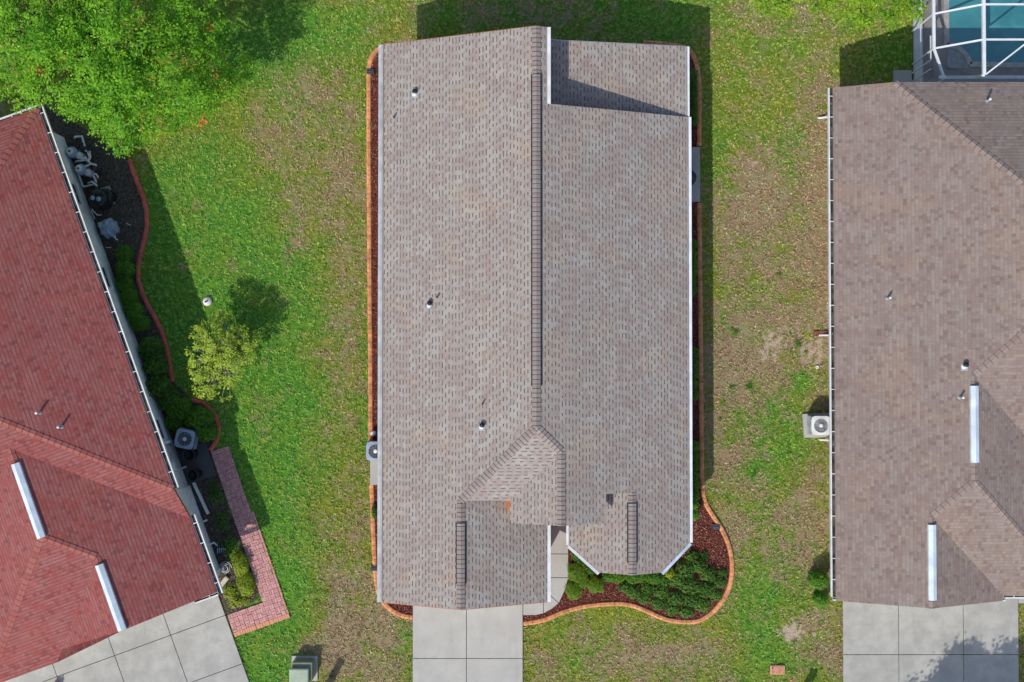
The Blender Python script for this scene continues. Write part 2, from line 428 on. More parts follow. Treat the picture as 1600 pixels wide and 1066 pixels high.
# roofs ------------------------------------------------------------------
def roof_mesh(name, polys, thick, mat, parent):
    """polys: list of lists of (x,y,z); welded, boundary skirt; UV in metres, V up the slope"""
    bm = bmesh.new(); fs = []
    for pl in polys:
        vs = [bm.verts.new(p) for p in pl]; fs.append(bm.faces.new(vs))
    bmesh.ops.remove_doubles(bm, verts=bm.verts, dist=.012)
    bm.normal_update()
    for f in bm.faces:
        if f.normal.z < 0: f.normal_flip()
    uvl = bm.loops.layers.uv.new("UVMap")
    top = list(bm.faces)
    for f in top:
        nn = f.normal; g = Vector((-nn.x, -nn.y, 0))          # up-slope direction in plan
        if g.length < 1e-5: g = Vector((0, 1, 0))
        g.normalize(); h = Vector((g.y, -g.x, 0)); c = 1 / max(nn.z, .2)
        for l in f.loops:
            p = l.vert.co; l[uvl].uv = (p.dot(h) + 200, p.dot(g) * c + 200)
    be = [e for e in bm.edges if len(e.link_faces) == 1]
    low = {}
    for v in list(bm.verts): low[v] = bm.verts.new(v.co - Vector((0, 0, thick)))
    for f in top: bm.faces.new([low[v] for v in reversed(f.verts)])
    for e in be:
        a, b_ = e.verts; bm.faces.new([a, b_, low[b_], low[a]])
    bmesh.ops.recalc_face_normals(bm, faces=bm.faces)
    me = bpy.data.meshes.new(name); bm.to_mesh(me); bm.free(); me.materials.append(mat)
    o = bpy.data.objects.new(name, me); COL.objects.link(o); attach(o, parent); return o
def ridge_cap(a, b, pa, pb, mat, parent, half=.16, step=.175, name='ridge_cap', lift=.012):
    """overlapping cap shingles from a to b, folded down over planes pa and pb"""
    a, b = Vector(a), Vector(b); L = (b - a).length; d = (b - a) / L
    pl = Vector((-d.y, d.x, 0)).normalized(); n = max(1, int(L / step)); me = bpy.data.meshes.new(name)
    def pt(s, off, up):
        p = a + d * s; q = Vector((p.x + pl.x * off, p.y + pl.y * off, 0))
        if off == 0: z = p.z
        else: z = min(ZP(pa, q.x, q.y), ZP(pb, q.x, q.y))
        return (q.x, q.y, z + up)
    vs = []; fs = []; uv = []
    for i in range(n):
        s0 = i * L / n; s1 = (i + 1) * L / n; k = len(vs)
        hi, lo = lift + .02, lift + .006
        prof = [(-half, 0), (-half * .25, 0), (0, .006), (half * .25, 0), (half, 0)]
        for s, u in ((s0, hi), (s1, lo)):
            for off, ex in prof: vs.append(pt(s, off, u + ex)); uv.append((s + (.004 if s == s0 else -.004), off))
        m = len(prof)
        for j in range(m - 1): fs.append((k + j, k + j + 1, k + m + j + 1, k + m + j))
        # butt face and sides down to the roof
        kb = len(vs)
        for off, ex in prof: vs.append(pt(s0, off, -.01)); uv.append((s0 + .004, off))
        for j in range(m - 1): fs.append((k + j + 1, k + j, kb + j, kb + j + 1))
        for j, jj in ((0, 0), (m - 1, m - 1)):
            k2 = len(vs); vs.append(pt(s1, prof[j][0], -.01)); uv.append((s1, prof[j][0]))
            fs.append((k + j, k + m + j, k2, kb + j))
    me.from_pydata(vs, [], fs); me.update(); l = me.uv_layers.new(name="UVMap")
    st = step / (L / n)
    for lp in me.loops: u, v = uv[lp.vertex_index]; l.data[lp.index].uv = (u * st + 50, v)
    me.materials.append(mat); o = bpy.data.objects.new(name, me); COL.objects.link(o); attach(o, parent); return o
def ridge_vent(a, b, pa, pb, matbase, parent, matcap=None, half=.17, h=.07):
    """raised long vent straddling the ridge; dark sides, caps on top"""
    a, b = Vector(a), Vector(b); d = (b - a).normalized(); pl = Vector((-d.y, d.x, 0)).normalized(); m = MB(); vs = []
    zz = ZP(pa, a.x + pl.x * half, a.y + pl.y * half); zz = min(zz, ZP(pb, a.x + pl.x * half, a.y + pl.y * half))
    for p in (a, b):
        for off, up in ((-half, -.03), (-half, h), (0, h + (a.z - zz) * .8), (half, h), (half, -.03)):
            q = p + pl * off; vs.append((q.x, q.y, (zz if off else a.z * 0 + zz) + up))
    m.add(vs, [(0, 1, 2, 3, 4), (9, 8, 7, 6, 5)] + [(i, (i + 1) % 5, 5 + (i + 1) % 5, 5 + i) for i in range(5)])
    o = m.build('ridge_vent', matbase, parent)
    if matcap:
        s = half / .17
        fa = (0, 0, 0); k = (a.z - zz) * .8 / half
        c = MB()
        def mk(sgn):  # plane z through the vent top
            return None
        # cap strip as folded shingles on the vent
        top = zz + h
        class P_: pass
        me = bpy.data.meshes.new('vent_cap'); n = max(1, int((b - a).length / .175)); L = (b - a).length; V = []; F = []; UVs = []
        for i in range(n):
            s0, s1 = i * L / n + .002, (i + 1) * L / n; kk = len(V)
            for s_, up in ((s0, .03), (s1, .016)):
                for off in (-half * .78, 0, half * .78):
                    q = a + d * s_ + pl * off; V.append((q.x, q.y, top + (1 - abs(off) / half) * (a.z - zz) * .8 + up)); UVs.append((s_, off))
            F += [(kk, kk + 1, kk + 4, kk + 3), (kk + 1, kk + 2, kk + 5, kk + 4)]
        me.from_pydata(V, [], F); me.update(); l = me.uv_layers.new(name="UVMap")
        for lp in me.loops: u, v = UVs[lp.vertex_index]; l.data[lp.index].uv = (u * n * .175 / L + 50, v)
        me.materials.append(matcap); oc = bpy.data.objects.new('vent_cap', me); COL.objects.link(oc); oc.parent = o
        me.transform(Matrix.Translation(-wloc(o)))
    return o
def gutter(a, b, z, parent, out, mat, wd=.13, ht=.12, cover=False, brackets=.85):
    """gutter between plan points a and b; out = outward plan vector; open ones have a dark bed and cross brackets"""
    a = Vector((a[0], a[1], z)); b = Vector((b[0], b[1], z))
    o_ = Vector((out[0], out[1], 0)).normalized(); m = MB(); lip = .05
    prof = [(0, 0), (wd, 0), (wd, -ht), (0, -ht)] if cover else [(0, -.01), (.01, -.01), (.01, -ht + .01), (wd - lip, -ht + .01), (wd - lip, .004), (wd, .004), (wd, -ht), (0, -ht)]
    vs = [p + o_ * x + Vector((0, 0, y)) for p in (a, b) for x, y in prof]; n = len(prof)
    m.add(vs, [tuple(range(n))[::-1], tuple(range(n, 2 * n))] + [(i, (i + 1) % n, n + (i + 1) % n, n + i) for i in range(n)])
    g = m.build('gutter', mat, parent)
    if not cover:
        k = MB(); vs = [p + o_ * x + Vector((0, 0, -ht + .05)) for p in (a, b) for x in (.012, wd - lip - .002)]
        k.add(vs, [(0, 1, 3, 2)]); k.build('gutter_bed', M['gutter_dark'], g)
        L = (b - a).length; d = (b - a) / L; q = brackets * .4
        while q < L - .1:
            p = a + d * q; k = MB(); k.beam(p + o_ * .0, p + o_ * (wd - .01), .03, .012); k.build('gutter_bracket', mat, g); q += brackets
    return g
def pipe_vent(px, py, pl, parent, kind=0):
    p = RP(px, py, pl); m = MB()
    if kind == 0:      # white boot with dark hooded top
        m.lathe((p.x, p.y, p.z - .05), [(.11, 0), (.10, .06), (.065, .1), (.062, .2), (.065, .21)], 16)
        o = m.build('vent_pipe', M['whitesoft'], parent, smooth=False)
        k = MB(); k.lathe((p.x + .01, p.y + .07, p.z + .08), [(.10, 0), (.105, .04), (.09, .09), (.04, .12)], 16); k.build('vent_hood', M['black'], o, True)
        f = MB(); nz = Vector((-pl[1], -pl[2], 1)).normalized(); f.add([(p.x + x * .12, p.y + y * .13 - .03, ZP(pl, p.x + x * .12, p.y + y * .13 - .03) + .012) for x, y in ((-1, -1), (1, -1), (1, 1), (-1, 1))], [(0, 1, 2, 3)])
        f.build('flashing', M['grey'], o)
    elif kind == 1:    # thin dark pipe
        m.tube([(p.x, p.y, p.z - .05), (p.x, p.y, p.z + .22)], .035, 10); m.build('vent_pipe', M['dark'], parent)
    else:
        m.tube([(p.x, p.y, p.z - .05), (p.x, p.y, p.z + .30)], .045, 12); o = m.build('vent_pipe', M['grey'], parent)
        k = MB(); k.lathe((p.x, p.y, p.z + .28), [(.05, 0), (.05, .03), (.025, .045)], 12); k.build('vent_cap', M['white'], o)
        c = MB(); c.lathe((p.x, p.y, p.z - .03), [(.09, 0), (.055, .07)], 14); c.build('flashing', M['grey'], o)
def window_on(wall_a, wall_b, s0, s1, z0, z1, out, parent, m_=None):
    """window between fractions s0..s1 (metres) along a wall line"""
    a, b = Vector((*wall_a[:2], 0)), Vector((*wall_b[:2], 0)); d = (b - a).normalized(); o_ = Vector((*out[:2], 0)).normalized()
    f = MB(); t = .045
    def bar(u0, u1, v0, v1, depth=.035, base=.0):
        p = [a + d * u + o_ * q for u in (u0, u1) for q in (base, base + depth)]
        f_.prism([(p[0].x, p[0].y), (p[1].x, p[1].y), (p[3].x, p[3].y), (p[2].x, p[2].y)], v0, v1)
    f_ = f
    bar(s0 - t, s1 + t, z0 - t, z0); bar(s0 - t, s1 + t, z1, z1 + t); bar(s0 - t, s0, z0, z1); bar(s1, s1 + t, z0, z1); bar((s0 + s1) / 2 - .015, (s0 + s1) / 2 + .015, z0, z1, .03)
    w_ = f.build('window', M['bronze'], parent)
    f_ = MB(); bar(s0, s1, z0, z1, .02); f_.build('pane', M['glass'], w_)
    f_ = MB(); bar(s0 - .12, s1 + .12, z0 - t - .06, z0 - t - .002, .12); f_.build('sill', M['white'], w_)

# ================================================================== GROUND
LUSH = [(1150,420,40,60,.25),(1190,480,30,40,.3),(1240,330,40,50,.3),(1160,680,40,60,.4),(920,1000,60,40,.3),(1060,1040,60,30,.3),(420,330,50,80,.3),(400,70,90,110,.8),(300,250,70,60,.5),(740,15,120,60,.3),(450,560,70,200,.35),(250,420,70,150,1.0),(300,300,60,60,.5),(330,380,70,90,.6),(400,800,60,260,1.0),(440,960,45,120,1.0),(380,620,70,130,.9),(430,480,60,60,.5),(330,500,120,110,.8),(480,690,60,110,.4),(410,1030,40,60,.9),(420,60,70,60,.5),(700,20,250,60,.3),(1000,20,200,70,.75),(1380,80,80,50,.6),(1125,240,30,60,.6),(1180,130,60,60,.35),(1250,590,25,30,.8),(1215,640,40,50,.45),(1200,880,60,140,.55),(1230,690,60,60,.5),(1180,1000,60,60,.5),(520,560,60,60,.2),(590,640,20,120,.5),(1240,250,40,60,.4),(1130,500,12,12,.8),(1140,520,12,12,.9),(1150,605,14,14,1),(1175,740,30,30,.5),(575,600,20,300,.35),(635,1020,14,60,.7),(1250,1040,60,40,.5),(545,130,50,60,.35),(560,60,40,50,.5)]
DRY = [(860,20,130,50,.3),(430,200,60,60,.25),(320,330,40,30,.25),(450,420,50,40,.2),(430,640,30,25,.2),(520,640,50,60,.08),(460,760,30,50,.15),(1270,100,50,50,.15),(545,480,40,60,.2),(480,250,80,110,.16),(520,170,50,50,.25),(490,350,80,50,.12),(540,310,50,90,.2),(560,960,60,110,.32),(490,880,40,60,.12),(600,1010,50,60,.4),(520,1010,30,60,.5),(1225,400,80,140,.42),(1200,600,110,90,.28),(1290,350,25,220,.6),(1150,330,50,60,.5),(1170,840,80,120,.35),(1260,830,50,80,.5),(1280,1000,50,60,.55),(1140,560,60,90,.6),(560,780,50,120,.1),(540,560,50,120,.22),(930,1030,110,40,.35),(1080,1030,80,40,.3),(630,960,60,30,.3),(470,1020,20,30,.6),(1270,210,40,60,.3),(1180,10,120,40,.2),(1030,1020,60,20,.3),(1200,280,60,60,.35),(450,110,60,60,.3),(1240,40,60,30,.3),(1130,720,60,60,.3),(290,100,120,120,-.3),(1595,1000,30,60,.2),(800,20,180,40,.25)]
SAND = [(1208,535,24,30,.75),(1270,548,28,28,.85),(1250,510,22,16,.4),(1290,490,12,20,.6),(1275,590,20,14,.35),(1232,985,30,14,.75),(1240,1000,14,22,.5),(1272,985,10,14,.45),(1190,560,16,12,.45),(1290,800,12,40,.4),(1270,905,34,36,.3),(1178,260,14,14,.3),(1175,255,8,8,.5)]
def field(px, py, blobs):
    s = np.zeros_like(px)
    for x, y, a, b, k in blobs: s += k * np.exp(-(((px - x) / a) ** 2 + ((py - y) / b) ** 2))
    return s
def topx(x, y):
    """plan metres on the ground -> where that spot is on the survey picture"""
    yc = y * _ct + (-CAM_H) * _st; zc = -y * _st + (-CAM_H) * _ct
    return 800 + FPX * x / -zc, 533 - FPX * yc / -zc
def lawn_fields(x, y):
    px, py = topx(x, y)
    lush = np.clip(field(px, py, LUSH), 0, 1); dry = .24 + 1.15 * field(px, py, DRY) - .42 * lush
    return np.clip(dry, -.1, 1.1), np.clip(field(px, py, SAND), 0, 1), lush
xs = np.concatenate([[-400, -150, -60, -36], np.arange(-30, 30.01, .25), [36, 60, 150, 400]])
ys = np.concatenate([[-400, -150, -60, -30], np.arange(-22, 22.01, .25), [30, 60, 150, 400]])
X, Y = np.meshgrid(xs, ys); nx, ny = len(xs), len(ys)
me = bpy.data.meshes.new('ground'); Z = np.zeros_like(X)
vv = np.stack([X, Y, Z], -1).reshape(-1, 3)
ii = (np.arange(ny - 1)[:, None] * nx + np.arange(nx - 1)[None, :]).reshape(-1)
ff = np.stack([ii, ii + 1, ii + nx + 1, ii + nx], 1)
me.from_pydata(vv.tolist(), [], ff.tolist()); me.update()
d_, s_, l_ = lawn_fields(X.reshape(-1), Y.reshape(-1))
for nm, arr in (("dry", d_), ("sand", s_), ("lush", l_)):
    a = me.attributes.new(nm, 'FLOAT', 'POINT'); a.data.foreach_set("value", arr.astype(np.float32))
me.materials.append(M['lawn']); ground = bpy.data.objects.new('ground', me); COL.objects.link(ground); tag(ground, kind='structure')

# flat areas (survey outlines on the ground)
P_DRIVE = [(645, 900), (817, 900), (817, 1120), (645, 1120)]
P_WALK = [(817, 900), (850, 900), (850, 800), (888, 800), (888, 880), (884, 915), (876, 935), (860, 952), (840, 960), (817, 961)]
P_LDRIVE = [(-60, 1075), (100, 1000), (330, 925), (345, 940), (402, 1120), (-60, 1120)]
P_RDRIVE = [(1316, 900), (1590, 900), (1590, 1120), (1316, 1120)]
P_BED_L = [(600, 78), (590, 82), (581, 98), (580, 330), (581, 500), (581, 685), (581, 760), (583, 800), (586, 900), (593, 930), (603, 947), (620, 958), (645, 963), (645, 900), (640, 860), (640, 120)]
P_BED_R = [(817, 972), (817, 961), (840, 960), (860, 952), (876, 935), (884, 915), (888, 880), (888, 800), (1040, 800), (1040, 90), (1040, 68), (1075, 77), (1085, 90), (1092, 120), (1092, 320), (1094, 500), (1096, 700), (1098, 760), (1102, 785), (1115, 805), (1130, 835), (1142, 860), (1145, 890), (1138, 920), (1120, 948), (1095, 968), (1070, 971), (1040, 967), (1010, 955), (985, 945), (960, 943), (920, 946), (880, 955), (850, 968)]
P_BED_LN = [(60, 160), (190, 235), (205, 255), (220, 300), (232, 350), (218, 410), (222, 450), (255, 520), (270, 595), (300, 625), (330, 640), (343, 670), (335, 700), (352, 780), (400, 900), (405, 935), (355, 965), (338, 925), (240, 740), (130, 420)]
P_PATH_A = [(330, 706), (357, 697), (442, 940), (450, 960), (366, 989), (353, 961), (412, 940), (388, 868)]
EXC = [P_DRIVE, P_WALK, P_LDRIVE, P_RDRIVE, P_BED_L, P_BED_R, P_BED_LN, P_PATH_A,
       [(612, 110), (1040, 110), (1040, 830), (930, 870), (900, 850), (645, 890), (612, 890)],
       [(-100, 200), (90, 190), (345, 915), (-100, 1060)], [(1325, 165), (1700, 165), (1700, 890), (1325, 890)],
       [(1428, -100), (1700, -100), (1700, 165), (1428, 165)]]
EXCW = [G(p) for p in EXC]
def sheet(name, pts, z, mat, kind='structure', thick=None):
    m = MB()
    if thick: m.prism(pts, z - thick, z)
    else: m.add([(x, y, z) for x, y in pts], [tuple(range(len(pts)))])
    o = m.build(name, mat)
    return tag(o, kind=kind)
def slabs(name, rects, z, mat, jmat, outline):
    """concrete poured in panels over a dark joint bed"""
    o = MB().prism(outline, -.1, z - .03).build(name + '_bed', jmat); tag(o, kind='structure')
    m = MB()
    for q in rects: m.prism(q, z - .06, z)
    s = m.build(name, mat, bevel=.008); return tag(s, kind='structure')
def inset(q, e):
    n = len(q); c = Vector((sum(p[0] for p in q) / n, sum(p[1] for p in q) / n)); out = []
    area = sum(q[i][0] * q[(i + 1) % n][1] - q[(i + 1) % n][0] * q[i][1] for i in range(n))
    sg = 1 if area > 0 else -1
    for i in range(n):
        a, b, c_ = Vector(q[i - 1][:2]), Vector(q[i][:2]), Vector(q[(i + 1) % n][:2])
        d1 = (b - a).normalized(); d2 = (c_ - b).normalized(); n1 = Vector((-d1.y, d1.x)) * sg; n2 = Vector((-d2.y, d2.x)) * sg
        k = (n1 + n2); k = k / max(k.dot(n1), .3); out.append(tuple(b + k * e))
    return out
# main driveway + walk
xa, xb, xj = W(645, 1000).x, W(817, 1000).x, W(729, 1000).x
yj = W(700, 1028).y; y0, y1, y2 = W(700, 900).y, yj, W(700, 1140).y - 3
dr = [inset([(p, r), (q, r), (q, s), (p, s)], .012) for p, q in ((xa, xj), (xj, xb)) for r, s in ((y0, y1), (y1, y1 - 3.1), (y1 - 3.1, y2))]
slabs('driveway', dr, .10, M['conc'], M['joint'], [(xa + .02, y0), (xb - .02, y0), (xb - .02, y2), (xa + .02, y2)])
def pj(pts): return [inset(G(p), .012) for p in pts]
walk = pj([[(850, 785), (888, 785), (888, 865), (850, 865)], [(850, 865), (888, 865), (888, 902), (850, 902)],
           [(850, 902), (888, 902), (884, 918), (877, 934), (873, 942), (850, 920)],
           [(850, 920), (873, 942), (862, 951), (849, 958), (849, 930)],
           [(817, 900), (849, 900), (849, 958), (838, 960.5), (817, 961)]])
slabs('walkway', walk, .09, M['conc'], M['joint'], G([(818, 900), (851, 900), (851, 786), (887, 786), (887, 880), (883, 915), (875, 935), (860, 950), (840, 959), (818, 960)]))
# right driveway
rx = [W(x, 1000).x for x in (1316, 1403, 1504, 1590)]; ry = [W(1400, y).y for y in (900, 1022, 1150)]
ry.append(ry[-1] - 4)
rd = [inset([(rx[i], ry[j]), (rx[i + 1], ry[j]), (rx[i + 1], ry[j + 1]), (rx[i], ry[j + 1])], .012) for i in range(3) for j in range(3)]
slabs('neighbour_driveway', rd, .10, M['conc_old'], M['joint'], [(rx[0] + .02, ry[0]), (rx[-1] - .02, ry[0]), (rx[-1] - .02, ry[-1]), (rx[0] + .02, ry[-1])])
sheet('entry_path', G([(1590, 930), (1640, 930), (1640, 942), (1590, 942)]), .09, M['conc'], thick=.12)
# left driveway: panels follow the rotated house
lv = Vector((.3417, -.9398)); lu = Vector((.9398, .3417)); L0 = W(345, 940).xy
def LP(px, py): q = W(px, py).xy - L0; return q.dot(lu), q.dot(lv)
lus = [0.0] + [LP(*p)[0] for p in ((268, 992), (180, 1022), (85, 1040))] + [-12.5]
lvs = [LP(*p)[1] for p in ((258, 965),)]
v1_ = sum(LP(*p)[1] for p in ((268, 992), (180, 1024), (347, 962))) / 3
v2_ = LP(380, 1036)[1]
lvs = [-1.5, v1_, v2_, v2_ + 2.6, v2_ + 7]
def LW(u, v): q = L0 + lu * u + lv * v; return (q.x, q.y)
lus[0] = .02
ld = [inset([LW(lus[i], lvs[j]), LW(lus[i + 1], lvs[j]), LW(lus[i + 1], lvs[j + 1]), LW(lus[i], lvs[j + 1])], .012) for i in range(4) for j in range(4)]
slabs('corner_driveway', ld, .10, M['conc_old'], M['joint'], [LW(0, -1.5), LW(-12.5, -1.5), LW(-12.5, lvs[-1]), LW(0, lvs[-1])])
# beds
def chips(name, outline, z, mat, dens, L=.07, parent=None):
    xs_ = [p[0] for p in outline]; ys_ = [p[1] for p in outline]; A = (max(xs_) - min(xs_)) * (max(ys_) - min(ys_)); n = int(A * dens)
    x = RNG.uniform(min(xs_), max(xs_), n); y = RNG.uniform(min(ys_), max(ys_), n); k = inpoly(x, y, outline); x, y = x[k], y[k]; n = len(x)
    P = np.stack([x, y, z + RNG.uniform(.005, .05, n)], 1); N = np.stack([RNG.normal(0, .5, n), RNG.normal(0, .5, n), np.ones(n)], 1)
    o = bulk(name, leafquads(P, N, RNG.uniform(.5, 1.4, n) * L, RNG.uniform(.3, .5, n) * L * .9), RNG.random(n), mat)
    return tag(o, 'loose ' + name.replace('_', ' ') + ' scattered over the planting bed', 'mulch', kind='stuff')
for nm, P_, mt, cm, z in (('mulch_bed', P_BED_L, 'mulch_red', 'chip_red', .03), ('front_mulch_bed', P_BED_R, 'mulch_red', 'chip_red', .034), ('shaded_mulch_bed', P_BED_LN, 'mulch_dark', 'chip_dark', .03)):
    sheet(nm, G(P_), z, M[mt], thick=.1)
    chips(nm.replace('_bed', '_chips'), G(P_), z, M[cm], 330 if cm == 'chip_dark' else 560)
# brick paver path
def paver_path():
    o0 = W(330, 706).xy; pv = Vector((.331, -.9436)); pu = Vector((.9436, .331)); q = []; r_ = []; bl, bw, e = .2, .1, .006
    def brick(u0, v0, u1, v1, z, rr):
        pts = [o0 + pu * u + pv * v for u, v in ((u0, v0), (u1, v0), (u1, v1), (u0, v1))]
        j = Vector((random.gauss(0, .004), random.gauss(0, .004))); pts = [p + j for p in pts]
        q.append([(p.x, p.y, z) for p in pts]); r_.append(rr)
        for t in range(4):
            p1, p2 = pts[t], pts[(t + 1) % 4]; q.append([(p1.x, p1.y, z), (p1.x, p1.y, 0), (p2.x, p2.y, 0), (p2.x, p2.y, z)]); r_.append(rr)
    for i in range(-8, 4):
        for j in range(0, 38):
            if i < 0 and j < 34: continue
            for k in range(2):
                z = .075 + random.uniform(-.004, .004); u0, v0 = i * bl, j * bl; rr = random.random() * .84
                if (i + j) % 2: brick(u0 + e, v0 + k * bw + e, u0 + bl - e, v0 + (k + 1) * bw - e, z, rr)
                else: brick(u0 + k * bw + e, v0 + e, u0 + (k + 1) * bw - e, v0 + bl - e, z, rr)
    for k in range(25): brick(-1.6 + k * .1 + e, 7.6 + e, -1.5 + k * .1 - e, 7.79, .085, .99)      # orange soldier course at the end
    for k in range(24): brick(.81, 3.0 + k * .2 + e, .9, 3.2 + k * .2 - e, .06 + random.uniform(0, .02), random.choice((.3, .6, .99)))
    o = bulk('brick_path', np.array(q), np.array(r_), M['paver']); tag(o, kind='structure')
    ar = [o0 + pu * u + pv * v for u, v in ((0, 0), (.8, 0), (.8, 7.75), (-1.6, 7.75), (-1.6, 6.8), (0, 6.8))]
    b = MB().add([(p.x, p.y, .045) for p in ar], [tuple(range(6))]).build('path_bed', M['joint']); tag(b, kind='structure')
paver_path()

# ================================================================== GRASS BLADES
n = 92000
x = RNG.uniform(-24.5, 24.5, n); y = RNG.uniform(-15.5, 16.8, n); keep = np.ones(n, bool)
for p in EXCW: keep &= ~inpoly(x, y, p)
x, y = x[keep], y[keep]; # tufts leaning over kerb and slab edges
ex, ey = [], []
for (ax, ay), (bx, by) in (((644, 968), (644, 1066)), ((818, 980), (818, 1066)), ((1315, 950), (1315, 1066)), ((347, 945), (390, 1066)), ((1591, 945), (1591, 1066)), ((357, 697), (450, 962))):
    A_, B_ = W(ax, ay), W(bx, by); m_ = int((A_ - B_).length * 26); t_ = RNG.random(m_); wob = .035 * np.sin(t_ * 40) + RNG.normal(0, .02, m_); dn = (B_ - A_).normalized()
    ex.append(A_.x + (B_.x - A_.x) * t_ - dn.y * wob); ey.append(A_.y + (B_.y - A_.y) * t_ + dn.x * wob)
x = np.concatenate([x] + ex); y = np.concatenate([y] + ey)
dd, ss, ll = lawn_fields(x, y)
k = RNG.random(len(x)) > np.clip(ss * 1.1 - .15, 0, .85); x, y, dd, ss, ll = x[k], y[k], dd[k], ss[k], ll[k]; n = len(x)
KB = 9                                   # each tuft is nine blades leaning out from one root
hr = RNG.uniform(.6, 1.25, n)
x, y, dd, ss, ll, hr = [np.repeat(q, KB) for q in (x, y, dd, ss, ll, hr)]; tr_ = np.repeat(RNG.random(n), KB); n = len(x)
x = x + RNG.normal(0, .022, n); y = y + RNG.normal(0, .022, n)
ang = RNG.uniform(0, 2 * np.pi, n); ln = RNG.uniform(.07, .15, n) * hr; lean = RNG.uniform(.4, 1.35, n); wd = RNG.uniform(.012, .024, n)
dx, dy = np.cos(ang), np.sin(ang); base = np.stack([x, y, np.zeros(n)], 1)
side = np.stack([-dy, dx, np.zeros(n)], 1) * wd[:, None]; tip = np.stack([dx * np.sin(lean) * ln, dy * np.sin(lean) * ln, np.cos(lean) * ln * .8 + .015 * hr], 1)
V = np.stack([base + side, base - side, base + tip], 1)
rr_ = np.clip(tr_ * .8 + RNG.random(n) * .2, 0, 1)
g = bulk('grass', V, rr_, M['blade'], k=3, extra={'dry': dd, 'sand': ss * .6, 'lush': ll})
tag(g, 'patchy green and straw coloured lawn grass between the houses', 'grass', kind='stuff')

# ================================================================== CURBS
def curb(name, pts, mat, label, wd=.2, ht=.12, blk=.2, gap=.012, group=None, gaps=()):
    path = catmull([(*W(px, py)[:2], 0) for px, py in pts], 10); m = MB()
    cum = [0]
    for i in range(1, len(path)): cum.append(cum[-1] + (path[i] - path[i - 1]).length)
    def at(s):
        for i in range(1, len(path)):
            if cum[i] >= s:
                t = (s - cum[i - 1]) / max(cum[i] - cum[i - 1], 1e-6); return path[i - 1].lerp(path[i], t), (path[i] - path[i - 1]).normalized()
        return path[-1], (path[-1] - path[-2]).normalized()
    s = 0; prof = [(-.5, 0), (-.5, .55), (-.34, .9), (-.06, 1.0), (-.05, .93), (.05, .93), (.06, 1.0), (.34, .9), (.5, .55), (.5, 0)]
    while s < cum[-1] - .05:
        e = min(s + blk - gap, cum[-1]); ring = []
        for q in (s, (s + e) / 2, e):
            p, d = at(q); nn = Vector((-d.y, d.x, 0))
            ring += [p + nn * a * wd + Vector((0, 0, b * ht)) for a, b in prof]
        k = len(prof); fs = [tuple(range(k)), tuple(range(2 * k, 3 * k))[::-1]]
        for r in range(2): fs += [(r * k + i, r * k + (i + 1) % k, (r + 1) * k + (i + 1) % k, (r + 1) * k + i) for i in range(k)]
        m.add(ring, fs); s += blk
    o = m.build(name, mat); c0 = path[0]; rebase(o, (c0.x, c0.y, 0)); return tag(o, label, 'garden curb', group)
curb('garden_curb', [(612, 70), (598, 73), (585, 84), (578, 100), (576.5, 130), (577, 300), (578, 450), (579, 560), (579.5, 690)], M['curb_orange'], 'straight orange curb along the west wall, running north of the air conditioner')
curb('garden_curb', [(581, 757), (583, 810), (586, 880), (590, 918), (598, 938), (612, 953), (628, 961), (645, 964)], M['curb_orange'], 'orange curb that bends round the front left corner to the driveway')
curb('garden_curb', [(818, 974), (850, 968), (885, 954), (920, 946), (960, 943), (985, 945), (1010, 954), (1040, 967), (1070, 971), (1095, 968), (1120, 949), (1138, 920), (1143.5, 888), (1140, 858), (1130, 832), (1114, 806), (1102, 785), (1097, 755), (1096, 700), (1094, 500), (1092, 318)], M['curb_orange'], 'long wavy orange curb sweeping round the front shrubs and up the east side')
curb('garden_curb', [(1092, 229), (1092, 160), (1091, 120), (1084, 90), (1072, 77), (1050, 71), (1005, 67)], M['curb_orange'], 'orange curb rounding the back right corner of the taupe house')
curb('garden_curb', [(203, 250), (213, 280), (226, 312), (231, 350), (225, 380), (217, 410), (217, 440), (229, 472), (250, 510), (261, 545), (266, 575), (270, 597)], M['curb_red'], 'long snaking red curb beside the red roofed house', wd=.19, blk=1.2, gap=.006)
curb('garden_curb', [(298, 624), (315, 628), (330, 640), (341, 658), (343, 676), (338, 690), (329, 703)], M['curb_red'], 'short red curb arc between the yellow green tree and brick path', wd=.19, blk=1.2, gap=.006)

# ================================================================== MAIN HOUSE
PT = .37; ZE = 2.55
xw = W(595.5, 505, ZE).x; xe = W(1076.5, 505, ZE).x; yN = W(591, 70, ZE).y; yS = W(591, 941, ZE).y
MW = (ZE - PT * xw, PT, 0); ME = (ZE + PT * xe, -PT, 0)
xm = (xw + xe) / 2; zr = ZP(MW, xm, 0)
ym = RP(838, 668, MW).y
xg = RP(720, 870, MW).x; zg = ZP(MW, xg, 0); GE = (zg + PT * xg, -PT, 0); xge = RP(855, 880, GE).x
SH = (zr - PT * ym, 0, PT); yh = ym - (zr - zg) / PT
xr = RP(877, 760, ME).x; zrr = ZP(ME, xr, 0); yr = ym - (zr - zrr) / PT
EWp = (zrr - PT * xr, PT, 0); xv = xr - (zrr - zg) / PT
yE = W(877, 822, zrr).y; xEe = RP(947, 800, ME).x
xb_ = RP(988, 850, ME).x; zb = ZP(ME, xb_, 0); BW = (zb - PT * xb_, PT, 0); xbw = RP(889, 840, BW).x
yB0 = W(970, 770, zb).y; yBS = W(985, 899, zb).y
yMN = W(1078, 183, ZE).y; xst = RP(855, 150, ME).x
QN = .155; zl = 2.5; yL = W(1077, 73, zl).y; NLp = (zl + QN * xe, -QN, 0)
print('MAIN xw %.2f xe %.2f zr %.2f zg %.2f zrr %.2f zb %.2f | hip y %.2f step z %.2f vs %.2f' % (xw, xe, zr, zg, zrr, zb, yh, ZP(ME, xst, 0), ZP(NLp, xst, 0)))
